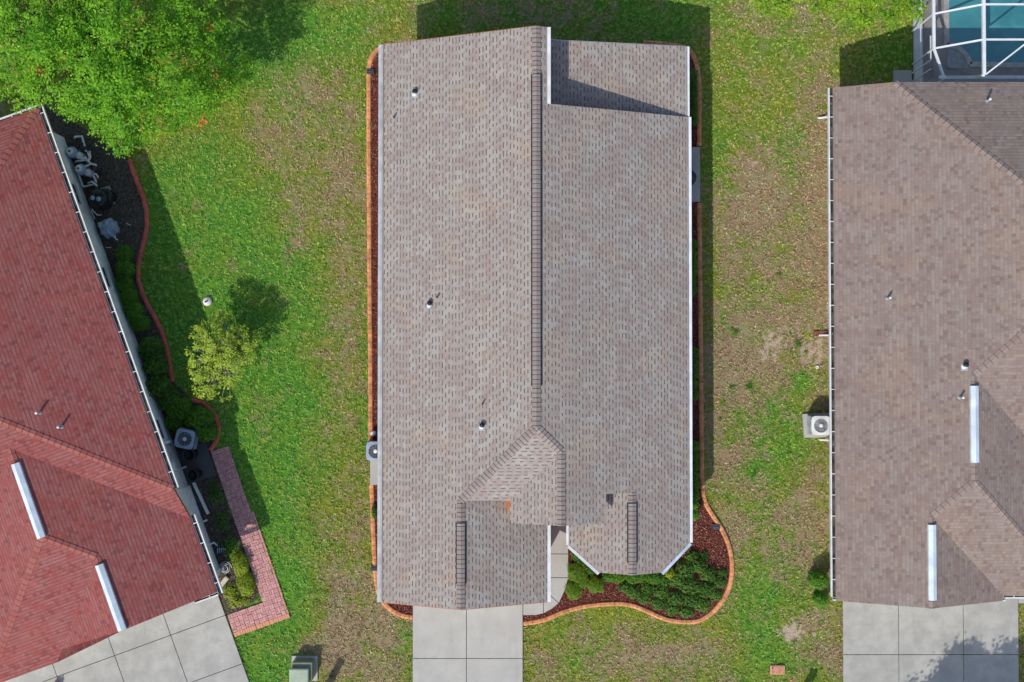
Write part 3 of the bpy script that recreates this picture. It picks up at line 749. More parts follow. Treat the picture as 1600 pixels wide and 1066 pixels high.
def v3(x, y, pl): return (x, y, ZP(pl, x, y))
H1 = empty('shingle_roof_house', ((xw + xe) / 2, (yN + yS) / 2, 0), 'taupe shingle roofed house in the middle, with an orange curb and front garden', 'house')
# bay corner cuts
ybw = W(889, 852, ZE).y; ybe = W(1081, 848, ZE).y
xcw = RP(937, 898, BW).x; xce = RP(1033, 898, ME).x
p_west = [(xw, yN, ZE), (xm, yN, zr), (xm, ym, zr), (xg, yh, zg), (xg, yS, zg), (xw, yS, ZE)]
p_step = [(xm, yN, zr), v3(xst, yN, ME), v3(xst, yMN, ME), v3(xr, yr, ME), (xm, ym, zr)]
p_east = [v3(xst, yMN, ME), (xe, yMN, ZE), (xe, ybe, ZE), v3(xce, yBS, ME), (xb_, yBS, zb), (xb_, yB0, zb), v3(xEe, yB0, ME), v3(xEe, yE, ME), (xr, yE, zrr), (xr, yr, zrr)]
p_south = [(xm, ym, zr), (xr, yr, zrr), (xv, yh, zg), (xg, yh, zg)]
p_entry = [(xr, yr, zrr), (xr, yE, zrr), v3(xv, yE, EWp), (xv, yh, zg)]
roof1 = roof_mesh('roof', [p_west, p_step, p_east, p_south, p_entry], .14, M['sh_main'], H1)
p_gar = [(xg, yh + .35, zg - .02), (xg, yS, zg), v3(xge, yS, GE), v3(xge, yh + .35, GE)]
p_gar = [(xg, yS, zg), v3(xge, yS, GE), v3(xge, yh + .5, GE), (xg + .02, yh + .5, zg - .03), (xg, yh, zg)]
roof2 = roof_mesh('roof', [[(xg, yh, zg), (xg, yS, zg), v3(xge, yS, GE), v3(xge, yh, GE)]], .14, M['sh_main'], H1)
roof3 = roof_mesh('roof', [[(xb_, yB0 + .0, zb), (xb_, yBS, zb), v3(xcw, yBS, BW), v3(xbw, ybw, BW), v3(xbw, yB0, BW)]], .14, M['sh_main'], H1)
roof4 = roof_mesh('roof', [[v3(xst - .15, yL, NLp), v3(xe - .03, yL, NLp), v3(xe - .03, yMN + .005, NLp), v3(xst - .15, yMN + .005, NLp)]], .12, M['sh_main'], H1)
tag(roof4, 'low pitched back corner roof half in shadow')
for a, b, p, q, r_ in (((xm, yN, zr), (xm, ym, zr), MW, ME, roof1), ((xm, ym, zr), (xg, yh, zg), MW, SH, roof1), ((xm, ym, zr), (xr, yr, zrr), SH, ME, roof1),
                   ((xr, yr, zrr), (xr, yE, zrr), EWp, ME, roof1), ((xg, yh, zg), (xg, yS, zg), MW, GE, roof2), ((xb_, yB0, zb), (xb_, yBS, zb), BW, ME, roof3)):
    ridge_cap(b, a, p, q, M['cap_main'], r_)
for px, y_0, y_1, x_, z_, p, q, r_ in ((835, 117, 603, xm, zr, MW, ME, roof1), (719, 818, 913, xg, zg, MW, GE, roof2), (988, 787, 880, xb_, zb, BW, ME, roof3)):
    ridge_vent((x_, W(px, y_1, z_).y, z_ + .02), (x_, W(px, y_0, z_).y, z_ + .02), p, q, M['black'], r_, M['cap_main'], half=.2)
for px, py in ((648, 147), (671, 477), (753, 667)): pipe_vent(px, py, MW, roof1, 0)
for px, py in ((616, 184), (683, 465), (754, 631)): pipe_vent(px, py, MW, roof1, 1)
# edges
gutter((xw - .02, yN), (xw - .02, yS), ZE + .01, roof1, (-1, 0), M['gutter_grey'], wd=.11, cover=True)
MB().prism([(xw - .015, yN), (xw + .06, yN), (xw + .06, yS), (xw - .015, yS)], [ZE + .014, ZE + .055, ZE + .055, ZE + .014], [ZE + .02, ZE + .062, ZE + .062, ZE + .02]).build('drip_edge', M['drip'], roof1)
gutter((xe + .01, ybe), (xe + .01, yMN), ZE + .01, roof1, (1, 0), M['whitesoft'], wd=.11, cover=True)
gutter((xe - .02, yMN), (xe - .02, yL), zl + .01, roof4, (1, 0), M['whitesoft'], wd=.08, cover=True)
gutter((xge + .01, yS), (xge + .01, yE - .0), ZP(GE, xge, 0) + .01, roof2, (1, 0), M['white'], wd=.13, cover=True)
gutter((xst + .005, yMN), (xst + .005, yN), ZP(ME, xst, 0) + .01, roof1, (1, 0), M['white'], wd=.13, cover=True)
gutter((xbw - .01, ybw), (xbw - .01, yE + .05), ZE + .01, roof3, (-1, 0), M['white'], wd=.1, cover=True)
def diag(a, b, out, parent, mt):
    o_ = Vector((*out, 0)).normalized() * .12; a, b = Vector(a), Vector(b); vs = []
    for p in (a, b):
        for q in (p, p + o_): vs += [(q.x, q.y, p.z + .012), (q.x, q.y, p.z - .14)]
    m = MB().add(vs, [(0, 2, 6, 4), (1, 5, 7, 3), (2, 3, 7, 6), (0, 4, 5, 1), (0, 1, 3, 2), (4, 6, 7, 5)]); return m.build('gutter', mt, parent)
diag(v3(xbw, ybw, BW), v3(xcw, yBS, BW), (-1, -1), roof3, M['white'])
diag((xe, ybe, ZE), v3(xce, yBS, ME), (1, -1), roof1, M['bluewhite'])
def rake(a, b, out, parent, mt=None, t=.025):
    a, b = Vector(a), Vector(b); o_ = Vector((*out, 0)).normalized() * t
    m = MB(); m.add([a + Vector((0, 0, -.02)), a + o_ + Vector((0, 0, -.02)), b + o_ + Vector((0, 0, -.02)), b + Vector((0, 0, -.02)), a + Vector((0, 0, -.2)), a + o_ + Vector((0, 0, -.2)), b + o_ + Vector((0, 0, -.2)), b + Vector((0, 0, -.2))],
                    [(0, 1, 2, 3), (7, 6, 5, 4), (0, 4, 5, 1), (1, 5, 6, 2), (2, 6, 7, 3), (3, 7, 4, 0)])
    return m.build('fascia', mt or M['wall_orange'], parent)
rake((xw, yN, ZE), (xm, yN, zr), (0, 1), roof1); rake((xm, yN, zr), v3(xst, yN, ME), (0, 1), roof1)
rake(v3(xst, yL, NLp), v3(xe, yL, NLp), (0, 1), roof4, M['whitesoft'])
rake((xw, yS, ZE), (xg, yS, zg), (0, -1), roof2); rake((xg, yS, zg), v3(xge, yS, GE), (0, -1), roof2)
# walls (overhang .45)
oh = .45
ug = lambda p, x, y: ZP(p, x, y) - .15
zw = 2.42
MB().prism([(xw + oh, yN - oh), (xst - .12, yN - oh), (xst - .12, yMN - oh), (xe - oh, yMN - oh), (xe - oh, yB0 + .3), (xw + oh, yB0 + .3)], 0, zw).build('wall', M['wall_orange'], H1)
def gable(pts, out):
    # thin upright wall closing a gable: pts = (x, z) along constant y
    y_ = out; m = MB(); n = len(pts)
    vs = [(x_, y_, z_) for x_, z_ in pts] + [(x_, y_ - .12, z_) for x_, z_ in pts]
    m.add(vs, [tuple(range(n)), tuple(range(n, 2 * n))[::-1]] + [(i, (i + 1) % n, n + (i + 1) % n, n + i) for i in range(n)])
    return m.build('gable_wall', M['wall_orange'], H1)
gable([(xw + oh, zw - .05), (xst - .12, zw - .05), (xst - .12, ug(ME, xst - .12, 0)), (xm, zr - .15), (xw + oh, ug(MW, xw + oh, 0))], yN - oh)
gable([(xst - .12, zw - .05), (xe - oh, zw - .05), (xe - oh, ug(ME, xe - oh, 0)), (xst - .12, ug(ME, xst - .12, 0))], yMN - .12)
MB().prism([(xst - .3, yMN - .1), (xst - .18, yMN - .1), (xst - .18, yN - oh - .12), (xst - .3, yN - oh - .12)], zw - .03, ug(ME, xst - .2, 0) - .02).build('side_wall', M['wall_orange'], H1)
MB().prism([(xw + oh, yB0 + .3), (xw + oh, yS + oh), (xge - oh, yS + oh), (xge - oh, yB0 + .3)], 0, zw).build('wall', M['wall_orange'], H1)
gable([(xw + oh, zw - .05), (xge - oh, zw - .05), (xge - oh, ug(GE, xge - oh, 0)), (xg, zg - .15), (xw + oh, ug(MW, xw + oh, 0))], yS + oh + .12)
MB().prism([(xst - .12, yL - .5), (xe - oh, yL - .5), (xe - oh, yMN - oh + .01), (xst - .12, yMN - oh + .01)], 0, 2.3).build('wall', M['wall_orange'], H1)
MB().prism([(xbw + .4, yB0 + .3), (xbw + .4, ybw + .1), (xcw + .2, yBS + .4), (xce - .2, yBS + .4), (xe - oh, ybe + .2), (xe - oh, yB0 + .3)], 0, zw).build('wall', M['wall_orange'], H1)
gable([(xcw + .25, zw - .05), (xce - .25, zw - .05), (xce - .25, ug(ME, xce - .25, 0)), (xb_, zb - .15), (xcw + .25, ug(BW, xcw + .25, 0))], yBS + .52)
# upper side wall beneath the entry gable, seen past its edge
MB().add([(xv + .05, yh + .3, zg - .14), (xv + .05, yE + .2, zg - .14), (xv - .0, yE + .2, ug(GE, xv, 0) + .05), (xv - .23, yh + .02, ug(GE, xv, 0) + .30), (xv - .23, yh + .3, ug(GE, xv, 0) + .30)], [(0, 1, 2, 3, 4)]).build('side_wall', M['wall_orange'], H1)
# garage door, entry door, windows
MB().prism([(xa + .35, yS + oh - .03), (xb - .35, yS + oh - .03), (xb - .35, yS + oh + .03), (xa + .35, yS + oh + .03)], .1, 2.2).build('garage_door', M['white'], H1)
yd_ = yB0 + .24
dd_ = MB().prism([(W(860, 800).x, yd_), (W(883, 800).x, yd_), (W(883, 800).x, yd_ + .08), (W(860, 800).x, yd_ + .08)], .1, 2.15).build('door', M['dark'], H1)
MB().tube([(W(862, 800).x, yd_ - .04, 1.05), (W(862, 800).x, yd_ - .04, 1.2)], .02).build('handle', M['grey'], dd_)
for s in (3.0, 8.0, 13.5, 18.0): window_on((xw + oh, yN - oh), (xw + oh, yS), s, s + 1.1, 1.0, 2.1, (-1, 0), H1)
for s in (5.0, 9.5, 15.0): window_on((xe - oh, yMN - oh), (xe - oh, ybe), s, s + 1.1, 1.0, 2.1, (1, 0), H1)
for s in (1.2, 3.6): window_on((xw + oh, yN - oh), (xst, yN - oh), s, s + 1.4, .9, 2.1, (0, 1), H1)

# ================================================================== RIGHT NEIGHBOUR
def neighbour_right():
    ze = 2.55; p = PT
    x0 = W(1304, 540, ze).x; RW = (ze - p * x0, p, 0)
    yn = W(1303, 137, ze).y; ys = W(1306, 944, ze).y
    A = RP(1522, 587, RW); B = RP(1522, 752, RW); C = RP(1456, 803, RW)
    xA, zA, yA, yB = A.x, A.z, A.y, B.y; xC = xA - (yB - C.y) ; xC = C.x; zC = C.z; yC = yB - (zA - zC) / p
    RS = (zA - p * yA, 0, p); RE1 = (zA + p * xA, -p, 0); RS2 = (zA - p * yB, 0, p); RE2 = (zC + p * xC, -p, 0)
    Nn = RP(1398, 125, RW); RN = (Nn.z + p * yn, 0, -p)
    xE = x0 + 15.0; xR = x0 + 7.5; zR = ZP(RW, xR, 0)
    yHn = yn - (zR - Nn.z) / p; yHs = yA + (zR - zA) / p
    print('RIGHT', A, B, C, 'zR', zR, yHn, yHs)
    REb = (zR + p * xR, -p, 0)
    root = empty('brown_roof_house', (x0 + 7.5, (yn + ys) / 2, 0), 'brown shingle roofed house at the right edge with white gutters and screened pool', 'house')
    xN2 = xE - (Nn.x - x0)
    # where RS meets RE1 and the back's east eave level
    xq = xA + (zA - ze) / p; yq = yA - (zA - ze) / p
    fr = W(1456, 951, zC).y
    yv2 = yC - (zC - ze) / p; xv2 = xC + (zC - ze) / p
    xq2 = xA + (zA - ze) / p; yq2 = yB - (zA - ze) / p
    polys = [
        [(x0, yn, ze), (Nn.x, yn, Nn.z), (xR, yHn, zR), (xR, yHs, zR), (xA, yA, zA), (xA, yB, zA), (xC, yC, zC), (xC, fr, zC), (x0, fr, ze)],
        [(Nn.x, yn, Nn.z), (xN2, yn, Nn.z), (xR, yHn, zR)],
        [(xR, yHn, zR), (xN2, yn, Nn.z), (xE, yn, ze), (xE, yq, ze), (xR, yHs, zR)],
        [(xR, yHs, zR), (xE, yq, ze), (xq, yq, ze), (xA, yA, zA)],
        [(xA, yA, zA), (xq, yq, ze), (xq2, yq2, ze), (xA, yB, zA)],
        [(xA, yB, zA), (xq2, yq2, ze), (xv2, yv2, ze), (xC, yC, zC)],
        [(xC, yC, zC), (xv2, yv2, ze), (xv2, fr, ze), (xC, fr, zC)],
    ]
    print('R valley foot', xv2, yv2, fr, yq2)
    rf = roof_mesh('roof', polys, .14, M['sh_brown'], root)
    cm = M['cap_brown']
    for a, b, pa, pb in (((Nn.x, yn, Nn.z), (xR, yHn, zR), RW, RN), ((xR, yHn, zR), (xR, yHs, zR), RW, REb), ((xA, yA, zA), (xR, yHs, zR), RW, RS), ((xA, yB, zA), (xA, yA, zA), RW, RE1),
                         ((xC, yC, zC), (xA, yB, zA), RW, RS2), ((xq2, yq2, ze), (xA, yB, zA), RE1, RS2), ((xC, fr, zC), (xC, yC, zC), RW, RE2)):
        ridge_cap(a, b, pa, pb, cm, rf, half=.13, step=.25, lift=.004)
    for y_0, y_1, X_, z_, pb, px in ((603, 723, xA, zA, RE1, 1522), (820, 938, xC, zC, RE2, 1456)):
        ridge_vent((X_, W(px, y_1, z_).y, z_ + .03), (X_, W(px, y_0, z_).y, z_ + .03), RW, pb, M['bluewhite'], rf, half=.15, h=.1)
    gutter((x0 + .06, yn), (x0 + .06, fr + .15), ze - .03, rf, (-1, 0), M['white'], wd=.24, ht=.12)
    xs1 = W(1343, 944, ze).x
    gutter((x0 - .1, fr + .12), (xs1, fr + .12), ze - .01, rf, (0, -1), M['white'], wd=.12)
    gutter((xv2 - 1.0, fr + .1), (xv2 + .1, fr + .1), ze - .01, rf, (0, -1), M['white'], wd=.12)
    gutter((xv2 + .1, yv2 - .0), (xq2, yv2 - .0), ze - .01, rf, (0, -1), M['white'], wd=.12)
    o_ = .55
    MB().prism([(x0 + o_, yn - .3), (xE - o_, yn - .3), (xE - o_, yq + o_), (xq2 - o_, yq + o_), (xq2 - o_, yv2 + o_), (xv2 - o_, yv2 + o_), (xv2 - o_, fr + .4), (x0 + o_, fr + .4)], 0, 2.42).build('wall', M['wall_beige'], root)
    for pts, y_ in (([(x0 + o_, 2.38), (xE - o_, 2.38), (xE - o_, 2.6), (xN2, Nn.z - .17), (Nn.x, Nn.z - .17), (x0 + o_, 2.6)], yn - .3), ([(x0 + o_, 2.38), (xv2 - o_, 2.38), (xv2 - o_, 2.58), (xC, zC - .18), (x0 + o_, 2.58)], fr + .52)):
        n = len(pts); MB().add([(a_, y_, z_) for a_, z_ in pts] + [(a_, y_ - .12, z_) for a_, z_ in pts], [tuple(range(n)), tuple(range(n, 2 * n))[::-1]] + [(i, (i + 1) % n, n + (i + 1) % n, n + i) for i in range(n)]).build('gable_wall', M['wall_beige'], root)
    MB().prism([(rx[0] + .3, fr + .34), (rx[2] + .3, fr + .34), (rx[2] + .3, fr + .42), (rx[0] + .3, fr + .42)], .1, 2.2).build('garage_door', M['white'], root)
    for s in (4.0, 9.0, 15.0): window_on((x0 + o_, yn - .4), (x0 + o_, fr), s, s + 1.0, 1.0, 2.1, (-1, 0), root)
    # downspouts
    for py in (176, 523, 690):
        y_ = W(1300, py, 1.0).y; m = MB()
        m.tube([(x0 - .08, y_, ze - .12), (x0 + .1, y_, ze - .3), (x0 + o_ - .06, y_, ze - .55), (x0 + o_ - .06, y_, .25), (x0 + o_ - .25, y_, .1), (x0 + o_ - .42, y_, .06)], .045, 6)
        m.build('downspout', M['white'], root)
    pipe_vent(1542, 158, RN, rf, 2); pipe_vent(1387, 466, RW, rf, 2); pipe_vent(1507, 573, RW, rf, 0); pipe_vent(1500, 621, RW, rf, 2)
    return root, x0, yn, fr, RW
NB, NBx0, NByn, NBfr, NBRW = neighbour_right()

# ================================================================== LEFT NEIGHBOUR
def neighbour_left():
    p = PT; zb_, zf = 3.0, 2.5
    O = W(342, 934, zf); Ov = O.xy
    vv_ = Vector((.3417, -.9398)); dvv = Vector((-.9398, -.3417))
    def wd(d, v, z): q = Ov + dvv * d + vv_ * v; return (q.x, q.y, z)
    def pl(a, bd, cv):
        """local plane z = a + bd*d + cv*v -> world plane"""
        # d = (r-O).dvv ; v = (r-O).vv_
        b = bd * dvv.x + cv * vv_.x; c = bd * dvv.y + cv * vv_.y
        return (a - b * Ov.x - c * Ov.y, b, c)
    def loc(q): r = q.xy - Ov; return r.dot(dvv), r.dot(vv_)
    LG = pl(zf, p, 0); LB0 = pl(zb_, p, 0)
    cN = loc(W(58, 169, zb_)); cK = loc(W(272, 764, zb_)); d0 = (cN[0] + cK[0]) / 2; vN = cN[1]; vK = cK[1]
    LBp = pl(zb_ - p * d0, p, 0)
    LS = pl(zb_ + p * vK, 0, -p); LN = pl(zb_ - p * vN, 0, p)
    dA = loc(RP(44, 781, LG))[0]; zA = zf + p * dA; vA = vK - (zA - zb_) / p
    vB = loc(RP(66, 838, LG))[1]; dC = loc(RP(172, 930, LG))[0]; zC = zf + p * dC; vC = vB + (dA - dC)
    vF = loc(RP(190, 986, LG))[1]
    print('LEFT dA %.2f zA %.2f vA %.2f vB %.2f dC %.2f zC %.2f vC %.2f vF %.2f d0 %.2f vN %.2f vK %.2f' % (dA, zA, vA, vB, dC, zC, vC, vF, d0, vN, vK))
    LW1 = pl(zA + p * dA, -p, 0); LS2 = pl(zA + p * vB, 0, -p); LW2 = pl(zC + p * dC, -p, 0)
    wdt = 14.4; dR = d0 + wdt / 2; zR = zb_ + p * wdt / 2; LBw = pl(zR + p * dR, -p, 0)
    root = empty('red_roof_house', wd(7, vN / 2, 0), 'angled house with red shingle roof at the left edge', 'house')
    # back mass
    back = [[wd(d0, vN, zb_), wd(d0, vK, zb_), wd(dR, vK - wdt / 2, zR), wd(dR, vN + wdt / 2, zR)],
            [wd(d0, vN, zb_), wd(dR, vN + wdt / 2, zR), wd(d0 + wdt, vN, zb_)],
            [wd(d0 + wdt, vN, zb_), wd(dR, vN + wdt / 2, zR), wd(dR, vK - wdt / 2, zR), wd(d0 + wdt, vK, zb_)]]
    # south face of the back down to the garage roof
    vV = vK + (zb_ - zf) / p
    dq = dA + (zA - zf) / p
    back.append([wd(d0, vK, zb_), wd(0, vV, zf), wd(dA, vA, zA), wd(dq, vV, zf), wd(d0 + wdt, vV, zf), wd(d0 + wdt, vK, zb_), wd(dR, vK - wdt / 2, zR)])
    vE = vB + (zA - zf) / p
    vv2 = vC + (zC - zf) / p; dv2 = dC + (zC - zf) / p
    back.append([wd(0, vV, zf), wd(0, vF, zf), wd(dC, vF, zC), wd(dC, vC, zC), wd(dA, vB, zA), wd(dA, vA, zA)])
    back.append([wd(dA, vA, zA), wd(dA, vB, zA), wd(dq, vE, zf), wd(dq, vV, zf)])
    back.append([wd(dA, vB, zA), wd(dC, vC, zC), wd(dv2, vv2, zf), wd(dq, vE, zf)])
    back.append([wd(dC, vC, zC), wd(dC, vF, zC), wd(dv2, vF, zf), wd(dv2, vv2, zf)])
    print('vE', vE, 'vv2', vv2, 'vF', vF)
    rf = roof_mesh('roof', back, .14, M['sh_red'], root); cm = M['cap_red']
    for a, b, pa, pb in ((wd(d0, vN, zb_), wd(dR, vN + wdt / 2, zR), LBp, LN), (wd(d0, vK, zb_), wd(dR, vK - wdt / 2, zR), LBp, LS), (wd(dA, vB, zA), wd(dA, vA, zA), LG, LW1),
                         (wd(dC, vC, zC), wd(dA, vB, zA), LG, LS2), (wd(dq, vE, zf), wd(dA, vB, zA), LW1, LS2), (wd(dC, vF, zC), wd(dC, vC, zC), LG, LW2)):
        ridge_cap(a, b, pa, pb, cm, rf, half=.13, step=.25, lift=.004)
    def vy(px, py): return loc(RP(px, py, LG))[1]
    ridge_vent(wd(dA, vy(66, 840), zA + .03), wd(dA, vy(25, 724), zA + .03), LG, LW1, M['bluewhite'], rf, half=.16, h=.1)
    ridge_vent(wd(dC, vy(191, 985), zC + .03), wd(dC, vy(156, 882), zC + .03), LG, LW2, M['bluewhite'], rf, half=.16, h=.1)
    out = -dvv
    gutter(wd(d0 - .01, vN - .1, 0)[:2], wd(d0 - .01, vK, 0)[:2], zb_ - .03, rf, out, M['white'], wd=.2)
    gutter(wd(-.01, vV - .1, 0)[:2], wd(-.01, vF + .12, 0)[:2], zf - .03, rf, out, M['white'], wd=.2)
    gutter(wd(d0 - .1, vN + .01, 0)[:2], wd(d0 + wdt, vN + .01, 0)[:2], zb_ - .01, rf, -vv_, M['white'], wd=.14)
    gutter(wd(0, vF + .02, 0)[:2], wd(1.0, vF + .02, 0)[:2], zf - .01, rf, vv_, M['white'], wd=.13)
    gutter(wd(dv2 - .9, vF + .02, 0)[:2], wd(dq + .5, vF + .02, 0)[:2], zf - .01, rf, vv_, M['white'], wd=.13)
    # walls
    e = .42
    MB().prism([wd(d0 + e, vN + e, 0)[:2], wd(d0 + e, vK + .1, 0)[:2], wd(d0 + wdt - e, vK + .1, 0)[:2], wd(d0 + wdt - e, vN + e, 0)[:2]], 0, zb_ - .12).build('wall', M['wall_grey'], root)
    MB().prism([wd(e, vK + .1, 0)[:2], wd(e, vF - e, 0)[:2], wd(dv2 - e, vF - e, 0)[:2], wd(dv2 - e, vE - e, 0)[:2], wd(dq + 4, vE - e, 0)[:2], wd(dq + 4, vK + .1, 0)[:2]], 0, zf - .1).build('wall', M['wall_grey'], root)
    pts = [(e, zf - .13), (e, zf), (dC, zC - .18), (dv2 - e, zf), (dv2 - e, zf - .13)]; n = 5
    MB().add([wd(a_, vF - e, z_) for a_, z_ in pts] + [wd(a_, vF - e - .12, z_) for a_, z_ in pts], [tuple(range(n)), tuple(range(n, 2 * n))[::-1]] + [(i, (i + 1) % n, n + (i + 1) % n, n + i) for i in range(n)]).build('gable_wall', M['wall_grey'], root)
    wa, wb = wd(d0 + e, vN + e, 0), wd(d0 + e, vK, 0)
    for py0, py1 in ((282, 310), (415, 443), (655, 682)):
        # upright positions along the wall from window tops
        def sv(px, py):
            q = W(px, py, 1.9).xy - Vector(wa[:2]); return q.dot(vv_)
        pxs = {282: (102, 115), 415: (150, 163), 655: (245, 256)}[py0]
        window_on(wa, wb, sv(pxs[0], py0), sv(pxs[1], py1), .95, 1.95, out, root)
    MB().prism([wd(.5, vF - e + .06, 0)[:2], wd(5.2, vF - e + .06, 0)[:2], wd(5.2, vF - e - .04, 0)[:2], wd(.5, vF - e - .04, 0)[:2]], .1, 2.15).build('garage_door', M['white'], root)
    for v_ in (vV + .4, vF - .6, vK - .7):
        dd0 = 0 if v_ > vK else d0; z_ = (zf if v_ > vK else zb_) - .12
        MB().tube([wd(dd0 - .08, v_, z_), wd(dd0 + e - .06, v_, z_ - .3), wd(dd0 + e - .06, v_, .2), wd(dd0 + e - .2, v_, .08)], .04, 6).build('downspout', M['white'], root)
    # pale pilaster bands, meter boxes and conduit on the wall near the air conditioner
    def onw(px, py, z): q = W(px, py, z).xy - Vector(wa[:2]); return q.dot(vv_)
    for (px, py, wv, hh, z0, mt, nm) in ((262, 700, .5, .9, .8, 'grey', 'meter_box'), (272, 722, .34, .6, 1.2, 'whitesoft', 'meter_box'), (262, 688, .12, 1.3, .5, 'whitesoft', 'conduit')):
        v_ = onw(px, py, 1.2) + vN + e
        MB().prism([wd(d0 + e, v_, 0)[:2], wd(d0 + e, v_ + wv, 0)[:2], wd(d0 + e - .14, v_ + wv, 0)[:2], wd(d0 + e - .14, v_, 0)[:2]], z0, z0 + hh).build(nm, M[mt], root)
    pipe_vent(62, 645, LBp, rf, 2); pipe_vent(96, 667, LBp, rf, 2)
    return root, wd, dict(d0=d0, vN=vN, vK=vK, vF=vF, vV=vV, e=e)
NL, wdL, LDIM = neighbour_left()

# ================================================================== SERVICE THINGS
def ac_unit(px, py, label, rz=0.0, mtop='white', size=.76, h=.8, pad=None, padmat='conc', padsize=None):
    c = W(px, py, h); root = empty('air_conditioner', (c.x, c.y, 0), label, 'air conditioner', 'outdoor air conditioners')
    b = MB().box((c.x, c.y, .05 + h / 2), (size, size, h - .08), rz).build('cabinet', M['dark'] if mtop != 'white' else M['grey'], root, bevel=.05)
    # louvres round the cabinet
    l = MB()
    for k in range(9):
        z = .18 + k * (h - .3) / 9
        l.box((c.x, c.y, z), (size + .02, size + .02, .02), rz)
    l.build('louvre', M['grey'], root)
    top = MB(); n = 24; s = size / 2 + .02; r = size * .39; ca, sa = math.cos(rz), math.sin(rz); vs = []
    for k in range(n):
        t = 2 * math.pi * k / n; cx, cy = math.cos(t), math.sin(t); m_ = max(abs(cx), abs(cy)); f = min(1 / m_, 1.27) * s
        for q, z in ((1, 0), (0, 0)):
            x_, y_ = (cx * f, cy * f) if q else (cx * r, cy * r)
            for zz in (h, h + .05 - (0 if q == 0 else .015)): vs.append((c.x + x_ * ca - y_ * sa, c.y + x_ * sa + y_ * ca, zz))
    fs = []
    for k in range(n):
        j = (k + 1) % n; a, b2 = 4 * k, 4 * j
        fs += [(a + 1, b2 + 1, b2 + 3, a + 3), (a, a + 2, b2 + 2, b2), (a, b2, b2 + 1, a + 1), (a + 2, a + 3, b2 + 3, b2 + 2)]
    top.add(vs, fs); tp = top.build('top_frame', M[mtop], root)
    MB().lathe((c.x, c.y, h - .03), [(r + .01, 0), (r + .01, .012)], 24).build('fan_well', M['black'], root)
    fb = MB()
    for k in range(5):
        t = 2 * math.pi * k / 5 + .3; fb.add([(c.x + .06 * math.cos(t), c.y + .06 * math.sin(t), h + .0), (c.x + r * .9 * math.cos(t - .22), c.y + r * .9 * math.sin(t - .22), h - .01), (c.x + r * .9 * math.cos(t + .28), c.y + r * .9 * math.sin(t + .28), h + .02)], [(0, 1, 2)])
    fb.build('fan_blade', M['dark'], root)
    gr = MB()
    for q in (.35, .6, .82, 1.0): gr.tube([(c.x + r * q * math.cos(2 * math.pi * k / 24), c.y + r * q * math.sin(2 * math.pi * k / 24), h + .045) for k in range(24)], .006, 4, close=True)
    for k in range(12):
        t = 2 * math.pi * k / 12; gr.tube([(c.x + .05 * math.cos(t), c.y + .05 * math.sin(t), h + .06), (c.x + r * 1.02 * math.cos(t), c.y + r * 1.02 * math.sin(t), h + .045)], .006, 4)
    gr.build('fan_guard', M['grey'], root); MB().lathe((c.x, c.y, h + .04), [(.085, 0), (.08, .03), (.03, .045)], 14).build('fan_hub', M['whitesoft'], root)
    if pad:
        p = G(pad); MB().prism(p, 0, .09).build('pad', M[padmat], root)
    return root, c
ac_unit(1282.5, 665, 'white air conditioner on a pale pad beside the brown house gutter', mtop='white', pad=[(1253, 647), (1296, 645), (1298, 683), (1256, 684)])
ac_unit(587, 705, 'pale air conditioner half under the west eave of the taupe house', mtop='bluegrey')
slab = MB().prism(G([(579, 718), (600, 718), (600, 757), (579, 757)]), 0, .13).build('concrete_pad', M['conc'])
rebase(slab, W(589, 740)); tag(slab, 'bare beige concrete pad below the air conditioner of the taupe house', 'concrete pad')
ac_unit(289, 686, 'blue grey air conditioner beside the red roofed house and black bins', rz=R(-12), mtop='bluegrey')
# things on the pad by the red house
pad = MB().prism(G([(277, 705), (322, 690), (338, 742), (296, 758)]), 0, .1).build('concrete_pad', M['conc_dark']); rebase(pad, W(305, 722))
tag(pad, 'dark concrete pad under the two black bins', 'concrete pad')
for px, py, r, h, lab in ((294, 711, .26, .75, 'round black bin next to the blue grey air conditioner'), (300, 743, .24, .9, 'round black bin at the lower end of the dark pad')):
    c = W(px, py, h); root = empty('bin', (c.x, c.y, 0), lab, 'bin', 'black bins on the dark pad')
    MB().lathe((c.x, c.y, .1), [(r * .8, 0), (r, h - .1), (r * 1.08, h - .09), (r * 1.08, h - .05), (r * .92, h - .05), (r * .85, h - .3)], 24).build('body', M['black'], root, True)
    MB().tube([(c.x + r * math.cos(t), c.y + r * math.sin(t), h - .02) for t in [2 * math.pi * k / 24 for k in range(24)]], .018, 6, close=True).build('rim', M['dark'], root)
a, b = W(303, 754, .05), W(326, 803, .05)
bd = MB().beam((a.x, a.y, .09), (b.x, b.y, .09), .12, .08).build('gutter_pipe', M['wall_grey']); rebase(bd, a); tag(bd, 'long pale downspout pipe lying on mulch below the black bins', 'pipe')

